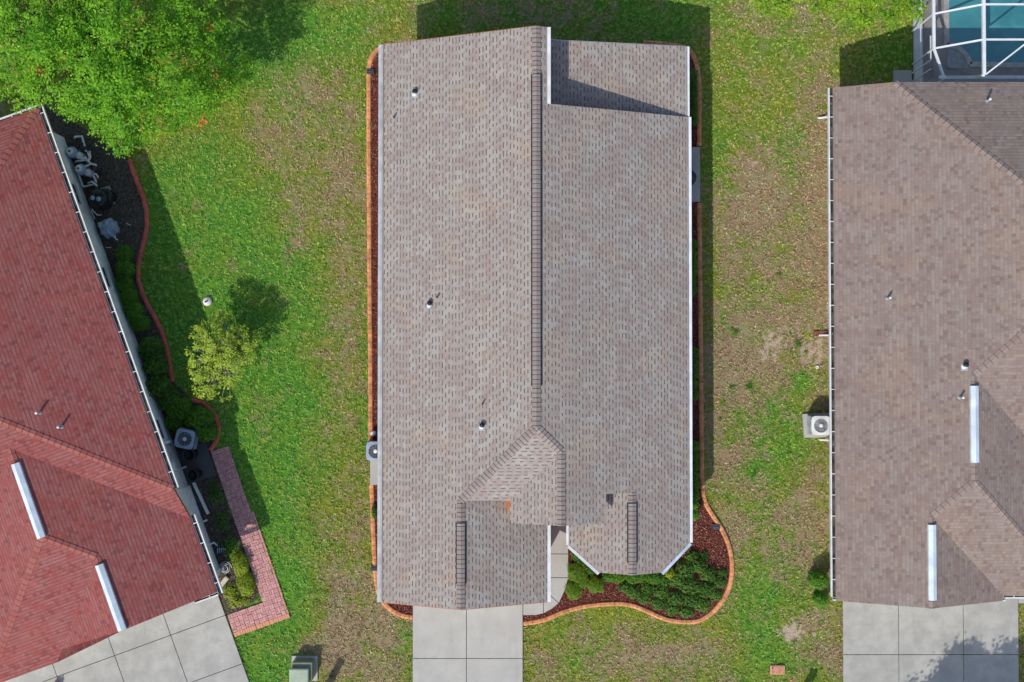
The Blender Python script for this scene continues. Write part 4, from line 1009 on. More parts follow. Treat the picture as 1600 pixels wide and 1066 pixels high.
def pool_equipment():
    # two filter tanks with white plumbing
    def tank(px, py, lab):
        h = .75; c = W(px, py, h); root = empty('filter_tank', (c.x, c.y, 0), lab, 'filter tank', 'pool filter tanks')
        MB().lathe((c.x, c.y, 0), [(.2, 0), (.24, .06), (.24, .5), (.2, .62), (.1, .70), (.05, .72)], 22).build('body', M['bluegrey'], root, True)
        MB().lathe((c.x, c.y, .66), [(.13, 0), (.15, .03), (.13, .06), (.05, .08)], 18).build('lid', M['white'], root, True)
        MB().lathe((c.x, c.y, .735), [(.04, 0), (.045, .02), (.02, .035)], 10).build('knob', M['black'], root)
        MB().lathe((c.x, c.y, .3), [(.25, 0), (.26, .02), (.25, .04)], 22).build('band', M['black'], root)
        c2 = (c.x + .28, c.y - .12)
        MB().lathe((c2[0], c2[1], 0), [(.13, 0), (.16, .05), (.16, .42), (.11, .5), (.05, .52)], 20).build('pump', M['white'], root, True)
        return c
    c1 = tank(108, 236, 'upper pool filter tank with round white lid beside the shaded wall')
    c2 = tank(122, 263, 'lower pool filter tank with round white lid beside the shaded wall')
    def pp(name, lab, pts, r=.045, mt='white'):
        q = [W(x_, y_, z) for x_, y_, z in pts]; m = MB().tube(q, r, 8); o = m.build(name, M[mt]); rebase(o, (q[0].x, q[0].y, 0)); return tag(o, lab, 'pipe', 'white pool pipes')
    pp('water_pipe', 'top loop of white pool pipe above the filter tanks', [(117, 216, .05), (117, 214, .5), (128, 213, .5), (132, 228, .5), (134, 236, .4), (136, 236, .05)])
    pp('water_pipe', 'white pool pipe zigzag between the two filter tanks', [(136, 236, .05), (138, 240, .45), (140, 248, .45), (134, 250, .45), (120, 252, .4), (117, 254, .05)])
    pp('water_pipe', 'white pool pipe elbow right of the lower tank', [(134, 258, .05), (134, 260, .5), (142, 256, .5), (150, 258, .5), (150, 260, .05)])
    pp('water_pipe', 'white pool pipe rail running down beside the lower tank', [(122, 268, .05), (122, 270, .3), (130, 292, .3), (146, 288, .35), (150, 288, .05)])
    pp('water_pipe', 'short white pool pipe stub near the black tank', [(133, 274, .1), (146, 274, .4), (150, 284, .4), (150, 286, .05)])
    pp('water_pipe', 'white pool pipe between the black tank and grey cover', [(144, 326, .05), (146, 330, .4), (152, 336, .4), (158, 336, .1)], .03)
    pp('water_pipe', 'small light pipe lying left of the grey cover', [(142, 328, .1), (148, 342, .1)], .03)
    pp('water_pipe', 'outer vertical run of white pool pipe at the top right of the equipment', [(140, 236, .05), (141, 246, .5), (138, 252, .5), (142, 256, .5)])
    pp('water_pipe', 'angled white pool pipe above the lower filter tank', [(126, 246, .05), (128, 248, .6), (134, 246, .6), (137, 250, .6), (136, 254, .05)], .04)
    pp('water_pipe', 'small white pool pipe hook right of the black tank top', [(142, 274, .4), (150, 272, .5), (153, 276, .5), (152, 280, .05)], .04)
    pp('water_pipe', 'white pool pipe bars just above the big black tank', [(138, 286, .3), (144, 284, .5), (151, 290, .5), (151, 294, .1)], .04)
    for x_, y_, r in ((128, 225, .09), (131, 231, .09), (146, 264, .08)):
        q = W(x_, y_, .55); o = MB().lathe((q.x, q.y, .02), [(r * .9, 0), (r, .3), (r, .5), (r * .6, .54)], 14).build('valve', M['dark']); rebase(o, (q.x, q.y, 0))
        tag(o, {128: 'upper dark valve cap among the white pool pipes', 131: 'second dark valve cap just under the upper one', 146: 'dark valve cap right of the lower filter tank'}[x_], 'valve')
    # equipment pad
    o = MB().prism(G([(158, 295), (172, 291), (181, 318), (166, 325)]), 0, .1).build('concrete_pad', M['conc']); rebase(o, W(170, 308)); tag(o, 'tilted pale concrete pad under the big black tank', 'concrete pad')
    c = W(151, 309, .9); root = empty('black_tank', (c.x, c.y, 0), 'large round black tank with ribbed top below the filter tanks', 'tank')
    MB().lathe((c.x, c.y, 0), [(.36, 0), (.4, .1), (.4, .75), (.34, .88), (.12, .95)], 26).build('body', M['black'], root, True)
    m = MB()
    for k in range(6): t = k * math.pi / 3; m.beam((c.x + .1 * math.cos(t), c.y + .1 * math.sin(t), .96), (c.x + .34 * math.cos(t), c.y + .34 * math.sin(t), .91), .05, .04)
    m.build('rib', M['dark'], root)
    for k, (x_, y_) in enumerate(((-.15, -.02), (.1, -.06))):
        MB().lathe((c.x + x_, c.y + y_, .9), [(.1, 0), (.1, .08), (.05, .12)], 14).build('port', M['bluegrey'], root, True)
    c3 = W(165, 300, .6); MB().lathe((c3.x - .05, c3.y - .15, 0), [(.3, 0), (.32, .5), (.2, .62)], 22).build('side_tank', M['black'], root, True)
    # grey covered pump
    c = W(165, 355, .5); root = empty('covered_pump', (c.x, c.y, 0), 'grey hooded pump with a draped cover next to the wall', 'pump')
    m = MB(); n = 18; rr = [.44 * (1 + .12 * math.sin(3 * k + 1)) for k in range(n)]; prof = ((1.0, 0), (.95, .25), (.7, .48), (.25, .55)); vs = []
    for f, z in prof:
        for k in range(n): t = 2 * math.pi * k / n; vs.append((c.x + rr[k] * f * math.cos(t) * .9, c.y + rr[k] * f * math.sin(t), z + .02 * math.sin(5 * t)))
    fs = [(i * n + k, i * n + (k + 1) % n, (i + 1) * n + (k + 1) % n, (i + 1) * n + k) for i in range(3) for k in range(n)] + [tuple(3 * n + k for k in range(n))]
    m.add(vs, fs); m.build('cover', M['bluegrey'], root); MB().box((c.x - .2, c.y + .1, .56), (.18, .2, .06), .3).build('lid', M['grey'], root)
    MB().tube([(c.x + .2, c.y - .25, .1), (c.x + .28, c.y - .45, .12), (c.x + .34, c.y - .5, .05)], .035).build('outlet', M['white'], root)
    pp('stake', 'thin white stake lying on mulch right of the grey cover', [(197, 349, .04), (204, 352, .04)], .02)
    pp('stake', 'thin white stake lying on mulch above the clipped hedge', [(165, 387, .04), (174, 387, .04)], .02)
pool_equipment()
# hose, spigot and blue bits by the front corner
c = W(351, 888, .25); hz = MB()
path = [(c.x + (.27 - .004 * k) * math.cos(k * .35), c.y + (.27 - .004 * k) * math.sin(k * .35), .14 + .03 * math.sin(k * .9) + .002 * k) for k in range(50)]
hz.tube(path, .018, 6); o = hz.build('garden_hose', M['hose'], smooth=True); rebase(o, (c.x, c.y, 0)); tag(o, 'coiled grey garden hose by the front corner of the red roofed house', 'garden hose')
c = W(345, 861, .3); o = MB()
for k in range(5): o.tube([(c.x - .2 + k * .08, c.y - .15 + .03 * k, .08), (c.x - .12 + k * .08, c.y + .12, .34)], .022, 6)
o = o.build('hose_rack', M['bluedecor']); rebase(o, (c.x, c.y, 0)); tag(o, 'small blue slatted hose rack above the coiled hose', 'hose rack')
a, b = W(328, 850, .8), W(320, 848, .8); o = MB().tube([(a.x - .2, a.y, .9), (a.x + .05, a.y, .9), (a.x + .1, a.y + .02, .6), (a.x + .12, a.y - .2, .12)], .03, 8).build('tap_pipe', M['whitesoft']); rebase(o, (a.x, a.y, 0)); tag(o, 'pale tap pipe on the wall above the hose', 'pipe')
c = W(349, 910, .15); o = MB().box((c.x, c.y, .1), (.55, .2, .16), R(52)).build('splash_block', M['wall_beige'], bevel=.03); rebase(o, (c.x, c.y, 0)); tag(o, 'pale beige splash block under the gutter corner of the red roofed house', 'splash block')
# white round cover on the lawn
c = W(323.5, 471, .12); root = empty('round_cover', (c.x, c.y, 0), 'small round white cover with a dark slot on the lawn above the yellow green tree', 'yard light')
MB().lathe((c.x, c.y, 0), [(.1, 0), (.1, .07)], 10).build('post', M['dark'], root)
MB().lathe((c.x, c.y, .06), [(.15, 0), (.2, .02), (.19, .05), (.12, .11), (.04, .14)], 24).build('shade', M['white'], root, True)  # domed white top of the cover, not a lamp
MB().beam((c.x - .07, c.y - .04, .195), (c.x + .05, c.y + .02, .205), .06, .02).build('slot', M['black'], root)
# green transformer box
c = W(467, 1056, .75); root = empty('transformer_box', (c.x, c.y, 0), 'pale green metal transformer box on the lawn at the bottom edge', 'transformer')
MB().box((c.x + .1, c.y + .12, .30), (.86, .80, .60), 0).build('cabinet', M['trans_green2'], root, bevel=.04)
MB().box((c.x - .0, c.y - .1, .7), (.84, .80, .16), 0, taper=.96).build('lid', M['trans_green'], root, bevel=.05)
MB().box((c.x + .1, c.y + .1, .03), (1.1, 1.05, .1), 0).build('pad', M['conc'], root)
MB().box((c.x, c.y - .52, .45), (.05, .04, .1)).build('handle', M['dark'], root)
c = W(512, 1071, .8); root = empty('cable_pedestal', (c.x, c.y, 0), 'grey utility pedestal at the bottom edge right of the green box', 'utility box')
MB().box((c.x, c.y, .4), (.24, .22, .8), 0, taper=.9).build('body', M['trans_green2'], root, bevel=.03)
MB().box((c.x, c.y, .82), (.27, .25, .08), 0, taper=.85).build('cap', M['grey'], root, bevel=.02)
c = W(1265, 1085, .7); root = empty('cable_pedestal', (c.x, c.y, 0), 'unseen post added below the picture to cast its shadow left of the right driveway', 'utility box')  # unseen post, added for the shadow it throws onto the lawn
MB().box((c.x, c.y, .35), (.3, .25, .7), 0, taper=.9).build('body', M['trans_green2'], root, bevel=.03)
MB().box((c.x, c.y, .72), (.33, .28, .08), 0, taper=.85).build('cap', M['grey'], root, bevel=.02)
# meter lid on the lawn
c = W(1215, 1047, .08); root = empty('meter_cover', (c.x, c.y, 0), 'rectangular salmon meter cover in the front lawn', 'cover')
MB().box((c.x, c.y, .05), (.62, .38, .1)).build('frame', M['orange_paver'], root, bevel=.02)
MB().box((c.x + .01, c.y, .098), (.52, .29, .02)).build('lid', simple('salmon_lid', (.55, .25, .15), .8, .15, 8), root)
MB().box((c.x - .22, c.y + .1, .113), (.06, .06, .01)).build('hole', M['dark'], root)
# small ring cap and splash block right
c = W(1277, 574, .05); o = MB(); o.tube([(c.x + .055 * math.cos(2 * math.pi * k / 16), c.y + .055 * math.sin(2 * math.pi * k / 16), .06) for k in range(16)], .022, 6, close=True); o.lathe((c.x, c.y, 0), [(.05, 0), (.05, .04)], 14)
o = o.build('cleanout_cap', M['white']); rebase(o, (c.x, c.y, 0)); tag(o, 'tiny white ring shaped pipe cap in the sandy lawn', 'pipe cap')
c = W(1284, 521, .08); root = MB()
root.add([(c.x - .32, c.y - .12, .05), (c.x + .32, c.y - .09, .12), (c.x + .32, c.y + .11, .12), (c.x - .32, c.y + .10, .05), (c.x - .32, c.y - .12, 0), (c.x + .32, c.y - .09, 0), (c.x + .32, c.y + .11, 0), (c.x - .32, c.y + .10, 0)], [(0, 1, 2, 3), (0, 4, 5, 1), (1, 5, 6, 2), (2, 6, 7, 3), (3, 7, 4, 0)])
o = root.build('splash_block', M['copper'], bevel=.01); rebase(o, (c.x, c.y, 0)); tag(o, 'dark red brown splash block under a downspout of the brown house', 'splash block')
# east side slab and barrel, dark blocks on the curb
o = MB().prism(G([(1060, 231), (1093, 231), (1093, 316), (1060, 316)]), 0, .12).build('concrete_pad', M['conc_old']); rebase(o, W(1080, 273)); tag(o, 'pale slab set into the east curb of the taupe house', 'concrete pad')
c = W(1074, 280, .5); root = empty('barrel', (c.x, c.y, 0), 'dark round barrel mostly hidden under the east eave', 'barrel')
MB().lathe((c.x, c.y, .1), [(.26, 0), (.32, .1), (.34, .4), (.3, .8)], 22).build('body', M['black'], root, True)
MB().lathe((c.x, c.y, .88), [(.31, 0), (.32, .03), (.2, .05)], 22).build('lid', M['dark'], root)
def dark_block(px, py, rz, lab):  # small dark block laid across the curb
    c = W(px, py, .1); o = MB(); o.box((c.x, c.y, .07), (.34, .22, .14), rz); o.box((c.x, c.y, .145), (.28, .05, .03), rz)
    o = o.build('curb_block', M['dark'], bevel=.02); rebase(o, (c.x, c.y, 0)); tag(o, lab, 'drain outlet', 'dark curb blocks across the orange curb')
dark_block(1119, 823, R(-8), 'dark block crossing the orange curb near the right shrubs')
dark_block(586, 888, 0, 'dark block crossing the curb near the front left corner')
dark_block(579, 112, 0, 'dark block crossing the curb near the back left corner')
# pipes beside the main ac
c = W(585, 682, .3); root = empty('electric_meter', (c.x, c.y, 0), 'grey cylinder meter and cables above the half hidden air conditioner', 'electric meter')
MB().lathe((c.x - .05, c.y + .12, 0), [(.1, 0), (.12, .3), (.06, .36)], 14).build('body', M['whitesoft'], root, True)
MB().tube([(c.x + .1, c.y, .1), (c.x + .12, c.y + .05, .45), (c.x + .3, c.y + .05, .5)], .03).build('cable', M['black'], root)
# red toy / lamp at the lower-left
c = W(86, 1070, .3); root = empty('red_bucket', (c.x, c.y, 0), 'small red thing with a white dot at the bottom edge of the left driveway', 'bucket')
MB().box((c.x, c.y - .1, .25), (.34, .3, .3), R(-20), taper=.85).build('body', M['red'], root, bevel=.05)
MB().lathe((c.x + .08, c.y, .41), [(.04, 0), (.03, .03)], 10).build('cap', M['white'], root)

# ================================================================== POOL AND CAGE
def pool():
    x0 = W(1427, 60, 0).x; zt = 2.3
    yb = NByn + .05; x1 = x0 + 12; yt = yb + 10.5
    deck = MB().prism([(x0, yb - .3), (x1, yb - .3), (x1, yt), (x0, yt)], -.05, .10).build('pool_deck', simple('grey_violet_deck', (.36, .33, .32), .85, .1, 2, speck=.2)); tag(deck, kind='structure')
    MB().prism([(x0 - .02, yb - .3), (x0 + .34, yb - .3), (x0 + .34, yt), (x0 - .02, yt)], .02, .16).build('deck_edge', simple('pale_deck_edge', (.72, .72, .70), .8, .05)); bpy.data.objects['deck_edge']['kind'] = 'structure'
    # pool outline
    xl = W(1477, 30).x; yl = W(1500, 112).y; pts = []
    r = W(1512, 100).x - xl
    outl = [(xl, yt - 1)] + [(xl, W(1477, 72).y + .2)]
    cxn, cyn = W(1478, 108).x, W(1478, 108).y; rr = 1.0
    for k in range(9):
        t = math.pi / 2 - k * math.pi / 18; outl.append((cxn + rr * math.cos(t), cyn + rr * math.sin(t)))
    outl += [(x1 - 1, cyn), (x1 - 1, yt - 1)]
    wt = MB().add([(x, y, .112) for x, y in outl], [tuple(range(len(outl)))]).build('pool_water', M['water']); tag(wt, kind='structure')
    cp = MB(); n = len(outl)
    for i in range(n):
        a, b = outl[i], outl[(i + 1) % n]; cp.beam((a[0], a[1], .11), (b[0], b[1], .11), .22, .05)
    cp = cp.build('pool_coping', simple('pale_coping', (.52, .49, .46), .8)); tag(cp, kind='structure')
    st = MB()
    for q, z in ((rr - .12, .118), (.62, .126), (.32, .134)):
        st.add([(cxn, cyn, z)] + [(cxn + q * math.cos(t), cyn + q * math.sin(t), z) for t in [k * math.pi / 24 for k in range(13)]], [(0,) + tuple(range(1, 14))])
    # screened enclosure
    root = empty('pool_enclosure', (x0, yb, 0), 'white framed screen enclosure over the blue pool at the top right', 'pool enclosure')
    f = MB(); zi = 3.1
    X1 = W(1459, 60, zt).x; xi = W(1537, 62, zi).x; ylo = W(1500, 121, zt).y
    ys_ = [W(1459, 76, zt).y, W(1459, 22, zt).y]; ys_ += [ys_[-1] + (ys_[1] - ys_[0]) * k for k in (1, 2, 3, 4, 5)]
    ylast = ys_[-1]; yi0 = W(1537, 118, zt).y
    yd = W(1453, 96, 1.2).y
    xfar = xi + 7
    # parts: posts, eave beam, ridge beams, purlins
    def part(name, segs, wd_=.09, ht=.12, mt='screen_frame'):
        m = MB()
        for a, b in segs: m.beam(a, b, wd_, ht)
        return m.build(name, M[mt], root)
    part('eave_beam', [((X1, ys_[0], zt), (X1, ylast, zt))], .11, .1)
    cx_ = W(1475, 120, zt).x
    part('corner_beam', [((X1, ys_[0], zt), (cx_, ylo, zt))], .09, .08)
    part('wall_beam', [((cx_ - .2, ylo, zt), (xfar, ylo, zt))], .13, .1)
    for y_ in ys_: part('post', [((X1, y_, .1), (X1, y_, zt - .05))], .06, .06)
    part('post', [((cx_, ylo - .06, .1), (cx_, ylo - .06, zt - .05))], .06, .06)
    yi = [W(1537, 62, zi).y, W(1537, 7, zi).y]; yi += [yi[-1] + (yi[1] - yi[0]) * k for k in (1, 2, 3, 4, 5)]
    yml = W(1537, 117, zi).y
    part('main_beam', [((xi, yml, zi), (xi, yi[-1], zi)), ((xi, ylo, zt), (xi, yml - .02, zi - .05))], .12, .12)
    for y_a, y_b in zip(ys_, yi):
        part('rafter', [((X1, y_a, zt), (xi, y_b, zi))], .07, .06); part('purlin', [((xi, y_b, zi), (xfar, y_b, zi))], .07, .06)
    part('brace', [((xi + .08, yml + .02, zi), (W(1600, 70, zi).x, W(1600, 70, zi).y, zi)), ], .06, .06)
    part('door_frame', [((X1, W(1452, 94, 2).y, .1), (X1, W(1452, 94, 2).y, 2.0)), ((X1, W(1452, 94, 2).y, 2.0), (X1, W(1460, 90, 2.0).y + .9, 2.0)), ((X1, ys_[0] - .75, .1), (X1, ys_[0] - .75, 2.0))], .05, .05)
    part('wall_rail', [((X1, ylo, 1.0), (X1, ylast, 1.0))], .04, .04)
    s = MB()
    s.add([(X1, ys_[0], zt), (X1, ylast, zt), (xi, yi[-1], zi), (xi, yi[0] - .4, zi)], [(0, 1, 2, 3)])
    s.add([(X1, ys_[0], zt), (xi, yi[0] - .4, zi), (xi, yml, zi), (cx_, ylo, zt)], [(0, 1, 2, 3)])
    s.add([(xi, yi[0] - .4, zi), (xi, yi[-1], zi), (xfar, yi[-1], zi), (xfar, yi[0] - .4, zi)], [(0, 1, 2, 3)])
    s.add([(xi, yml, zi), (xi, yi[0] - .4, zi), (xfar, yi[0] - .4, zi), (xfar, yml, zi)], [(0, 1, 2, 3)])
    s.add([(X1 - .01, ylo, .12), (X1 - .01, ylast, .12), (X1 - .01, ylast, zt), (X1 - .01, ylo, zt)], [(0, 1, 2, 3)])
    s.build('screen', M['screen'], root)
    o = MB().prism(G([(1395, 111), (1423, 111), (1425, 160), (1395, 160)]), 0, .1).build('concrete_pad', M['conc']); rebase(o, W(1410, 120)); tag(o, 'pale grey slab behind the peak of the brown roof beside the pool', 'concrete pad')
    # sun shelf
    s2 = st.build('pool_steps', simple('step_tile', (.30, .36, .38), .6)); tag(s2, kind='structure')
pool()

# ================================================================== PLANTS
def crown(lobes, n, size, shell=.55, zsq=.8, updir=1.2, gapn=0, clump=.35, perclump=26):
    """leaf clumps spread over the outer part of a union of flattened spheres; lobes = (x,y,z,r)"""
    lobes = np.array(lobes); vol = lobes[:, 3] ** 2; pr = vol / vol.sum()
    nc = max(1, n // perclump); li = RNG.choice(len(lobes), nc, p=pr); d = RNG.normal(size=(nc, 3)); d[:, 2] = np.abs(d[:, 2]) * 1.1 - .25
    d /= np.linalg.norm(d, axis=1, keepdims=True); rad = (shell + (1 - shell) * RNG.random(nc) ** .6)
    C = lobes[li, :3] + d * (lobes[li, 3] * rad)[:, None] * np.array([1, 1, zsq])
    P = np.repeat(C, perclump, 0); D = np.repeat(d, perclump, 0)
    cr = np.repeat(RNG.uniform(.5, 1.2, nc), perclump) * clump
    P = P + RNG.normal(size=P.shape) * cr[:, None] * np.array([.6, .6, .35])
    N = D * .5 + RNG.normal(size=P.shape) * .55 + np.array([0, 0, updir])
    m = len(P); L = RNG.uniform(.7, 1.35, m) * size
    tint = np.clip(np.repeat(RNG.random(nc), perclump) * .6 + RNG.random(m) * .4, 0, 1)
    return leafquads(P, N, L, L * .55), tint, C
def tree(name, lab, lobes, trunk, n, size, mat, group=None, barkm='bark', clump=.35, tr=.16, nbr=40, shell=.55, flowers=None, updir=1.2, sub=0):
    lobes = [tuple(l) for l in lobes]
    for l in list(lobes):
        for _ in range(sub):
            a_, e_ = random.uniform(0, 6.28), random.uniform(.2, 1.4); lobes.append((l[0] + l[3] * .85 * math.cos(a_) * math.cos(e_), l[1] + l[3] * .85 * math.sin(a_) * math.cos(e_), l[2] + l[3] * .75 * math.sin(e_), l[3] * random.uniform(.25, .4)))
    root = empty(name, (trunk[0], trunk[1], 0), lab, 'tree', group)
    Q, t, C = crown(lobes, n, size, shell, clump=clump, updir=updir); Q = Q[:]; Q[:, :, 2] = np.maximum(Q[:, :, 2], .15)
    cr = bulk('crown', Q, t, mat, root)
    m = MB(); top = Vector((trunk[0], trunk[1], trunk[2])); base = Vector((trunk[0], trunk[1], 0))
    m.tube([base, base + Vector((.03, .02, trunk[2] * .5)), top], [tr * 1.35, tr, tr * .8], 10); m.build('trunk', M[barkm], root, True)
    b = MB(); idx = RNG.choice(len(C), min(nbr, len(C)), replace=False)
    for i in idx:
        e = Vector(C[i]); s = top.lerp(base, random.uniform(0, .25)); mid = s.lerp(e, .5) + Vector((random.uniform(-.2, .2), random.uniform(-.2, .2), .12 * (e - s).length))
        b.tube([s, mid, e], [tr * .38, tr * .2, tr * .06], 5)
    b.build('branches', M[barkm], root, True)
    if flowers:
        P = []
        for px, py, z, k in flowers:
            q = W(px, py, z); P += [(q.x + random.gauss(0, .10), q.y + random.gauss(0, .12), q.z + random.gauss(0, .08)) for _ in range(k)]
        P = np.array(P); bulk('flowers', leafquads(P, RNG.normal(size=P.shape) * .5 + [0, 0, 1], np.full(len(P), .10), np.full(len(P), .07)), RNG.random(len(P)), M['leaf_flower'], root)
    return root
def lob(px, py, z, rpx): q = W(px, py, z); return (q.x, q.y, q.z, rpx * (CAM_H - z) / FPX)
big = [(10, 60, 5.2, 95), (70, 30, 5.6, 95), (130, 100, 5.6, 95), (60, 115, 5.0, 55), (190, 60, 5.8, 100), (205, 150, 5.0, 72), (150, 165, 4.6, 50), (190, 205, 4.2, 42), (245, 190, 3.6, 40), (270, 110, 4.8, 78), (290, 45, 4.8, 62), (300, 160, 3.4, 46), (335, 135, 3.0, 44), (370, 118, 2.6, 26), (385, 105, 2.3, 16), (345, 60, 3.0, 30), (320, 80, 3.6, 36), (-60, 20, 5.2, 100), (100, -60, 5.6, 110), (220, -50, 5.4, 90), (15, 140, 4.6, 34)]
tq = W(150, 90, 2.5)
tree('broadleaf_tree', 'big bright green tree with a few red flowers over the top left corner', [lob(*l) for l in big], (tq.x, tq.y, 3.0), 66000, .11, M['leaf_big'], clump=.24, tr=.26, nbr=110, shell=.3, sub=5,
     flowers=[(320, 188, 3.6, 12), (315, 193, 3.6, 8), (103, 87, 6.6, 12), (64, 107, 6.2, 10), (55, 110, 6.2, 10), (331, 46, 4.8, 12), (341, 84, 3.8, 8), (340, 120, 3.6, 8), (302, 203, 3.2, 4)])
sm = [(330, 525, 2.4, 26), (318, 560, 2.3, 27), (325, 595, 2.1, 24), (355, 575, 2.5, 27), (365, 540, 2.3, 24), (382, 530, 2.0, 20), (345, 545, 2.7, 24), (350, 608, 1.8, 17), (380, 560, 2.0, 20), (345, 500, 1.9, 14)]
tq = W(350, 560, 1.0)
tree('ornamental_tree', 'small yellow green tree with pale twigs showing, on the left lawn', [lob(l[0], l[1], l[2] * .74, l[3] * 1.12) for l in sm], (tq.x, tq.y, .8), 7800, .085, M['leaf_small'], barkm='twig', clump=.14, tr=.09, nbr=170, shell=.55)
lm = [(1195, -5, 4.0, 30), (1230, -20, 4.2, 42), (1275, -8, 4.0, 34), (1335, 0, 4.2, 42), (1375, 12, 4.0, 36), (1408, -2, 4.0, 36), (1425, 10, 3.8, 22), (1355, -30, 4.6, 60), (1290, -40, 4.6, 60), (1350, 38, 3.4, 14), (1385, 44, 3.4, 12), (1222, 18, 3.4, 14)]
tq = W(1330, -60, 2)
tree('lime_tree', 'yellow green tree reaching in from the top edge left of the pool', [lob(*l) for l in lm], (tq.x, tq.y, 2.4), 8500, .11, M['leaf_lime'], clump=.22, tr=.2, nbr=40, shell=.4)
# tree south of the right driveway: only its shade reaches the picture
tq = W(1385, 1280, 0)
sl = [(tq.x + dx_, tq.y + dy_, z_, r_) for dx_, dy_, z_, r_ in ((0, 0, 6.2, 1.2), (1.2, -.4, 6.0, 1.3), (-1.2, -.8, 5.6, 1.2), (.0, .5, 5.9, .8), (1.9, .5, 6.2, .8), (-2.4, -1.4, 4.9, 1.1), (2.6, -.6, 5.6, 1.1), (3.3, .3, 6.0, .7), (-.2, -2.0, 5.4, 1.3), (1.6, -2.0, 5.4, 1.3))]
tree('oak_tree', 'tree below the picture whose shade falls on the right driveway', sl, (W(1294, 1270).x, tq.y - .5, 4.0), 26000, .17, M['leaf_dark'], clump=.28, tr=.2, nbr=30, shell=.3)

def bush(name, lab, lobes, mat, dens=900, size=.07, group=None, cat='shrub', core=.86, z_round=1.0, up=1.0):
    """lobes: (px,py,rx px,ry px,height,rot deg) -- leafy dome over a dark inner core"""
    Q = []; T = []; cm = MB(); cx, cy = W(lobes[0][0], lobes[0][1])[:2]
    for px, py, rx_, ry_, h, rot in lobes:
        c = W(px, py, h * .6); sc = (CAM_H - h * .6) / FPX; a, b = rx_ * sc, ry_ * sc; th = -R(rot); ca, sa = math.cos(th), math.sin(th)
        n = int(dens * (a * b * 3.14 + .8 * h * (a + b)))
        u = RNG.uniform(0, 2 * np.pi, n); w_ = RNG.random(n) ** .5; zf = (1 - w_ ** 3.2) ** .5 * z_round + (1 - z_round) * (w_ < .96)
        bump = 1 + .14 * np.sin(u * 5 + px) * np.sin(w_ * 9 + py)
        lx, ly = a * w_ * np.cos(u) * bump, b * w_ * np.sin(u) * bump; z = h * (.12 + .88 * zf) * bump * RNG.uniform(.86, 1.03, n)
        sidem = RNG.random(n) < .3; z = np.where(sidem, RNG.uniform(.05, 1, n) * z, z)
        P = np.stack([c.x + lx * ca - ly * sa, c.y + lx * sa + ly * ca, np.maximum(z, .05)], 1)
        N = np.stack([(lx * ca - ly * sa) / max(a, b), (lx * sa + ly * ca) / max(a, b), np.full(n, up)], 1) + RNG.normal(0, .5, (n, 3))
        L = RNG.uniform(.7, 1.3, n) * size; Q.append(leafquads(P, N, L, L * .6))
        tt = .5 + .35 * np.sin(P[:, 0] * 5.1 + 1) * np.sin(P[:, 1] * 4.3) ; T.append(np.clip(tt * .6 + RNG.random(n) * .4, 0, .92 + .08 * RNG.random(n)))
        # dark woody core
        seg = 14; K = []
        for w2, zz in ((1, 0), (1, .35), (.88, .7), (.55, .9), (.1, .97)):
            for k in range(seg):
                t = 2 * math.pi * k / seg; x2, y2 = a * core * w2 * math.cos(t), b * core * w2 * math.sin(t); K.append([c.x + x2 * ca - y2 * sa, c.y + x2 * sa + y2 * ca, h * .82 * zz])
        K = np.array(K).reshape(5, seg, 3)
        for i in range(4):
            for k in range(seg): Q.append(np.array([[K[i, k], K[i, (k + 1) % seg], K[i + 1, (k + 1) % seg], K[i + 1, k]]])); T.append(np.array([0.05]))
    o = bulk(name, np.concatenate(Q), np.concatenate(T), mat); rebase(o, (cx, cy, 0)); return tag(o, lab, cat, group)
# left neighbour
bush('clipped_hedge', 'upper boxy light green hedge between the red curb and shaded wall', [(193, 396, 12, 15, .7, 0), (195, 420, 14, 16, .75, 5), (193, 442, 13, 14, .7, 0)], M['leaf_mid'], 1000, .06, cat='hedge', z_round=.6)
bush('clipped_hedge', 'second long hedge following the wall below the boxy one', [(200, 462, 14, 16, .6, -20), (208, 485, 15, 18, .65, -25), (218, 505, 15, 14, .6, -30)], M['leaf_mid'], 900, .06, cat='hedge', z_round=.6)
bush('leafy_shrub', 'dark leafy shrub mid way along the wall of the red roofed house', [(235, 545, 20, 20, .8, 0), (242, 572, 20, 20, .8, 0)], M['leaf_dark'], 700, .09)
bush('leafy_shrub', 'dark glossy shrub nestled against wall left of curb end', [(245, 605, 22, 20, .9, 0), (266, 628, 20, 18, .8, 0)], M['leaf_dark'], 700, .09)
bush('leafy_shrub', 'brighter green shrub just above the blue grey air conditioner', [(280, 640, 20, 20, .8, 0), (272, 660, 14, 14, .6, 0)], M['leaf_mid'], 700, .09)
bush('leafy_shrub', 'bright green shrub inside the short red curb arc', [(310, 655, 24, 20, .8, 0), (322, 675, 18, 16, .7, 0)], M['leaf_mid'], 700, .09)
bush('low_plant', 'wispy dark plant beside the lying pale pipe', [(336, 770, 13, 20, .35, -15)], M['leaf_dark'], 350, .08, core=.3, cat='plant')
bush('low_plant', 'thin plant on dark mulch left of the brick path', [(348, 815, 12, 18, .3, -15)], M['leaf_dark'], 350, .08, core=.3, cat='plant')
bush('low_plant', 'sparse green plant above the yellow clump by the brick path', [(360, 855, 14, 18, .4, -15)], M['leaf_mid'], 500, .07, core=.4, cat='plant')
bush('yellow_shrub', 'yellow green clump in the corner bed inside the brick path', [(375, 882, 13, 22, .55, -15), (383, 912, 14, 22, .5, -15)], M['leaf_yel'], 900, .06)
bush('low_plant', 'brown green plants at the driveway end of the corner bed', [(360, 925, 14, 14, .3, 0), (375, 940, 22, 9, .3, -18)], M['leaf_yel'], 500, .07, core=.4, cat='plant')
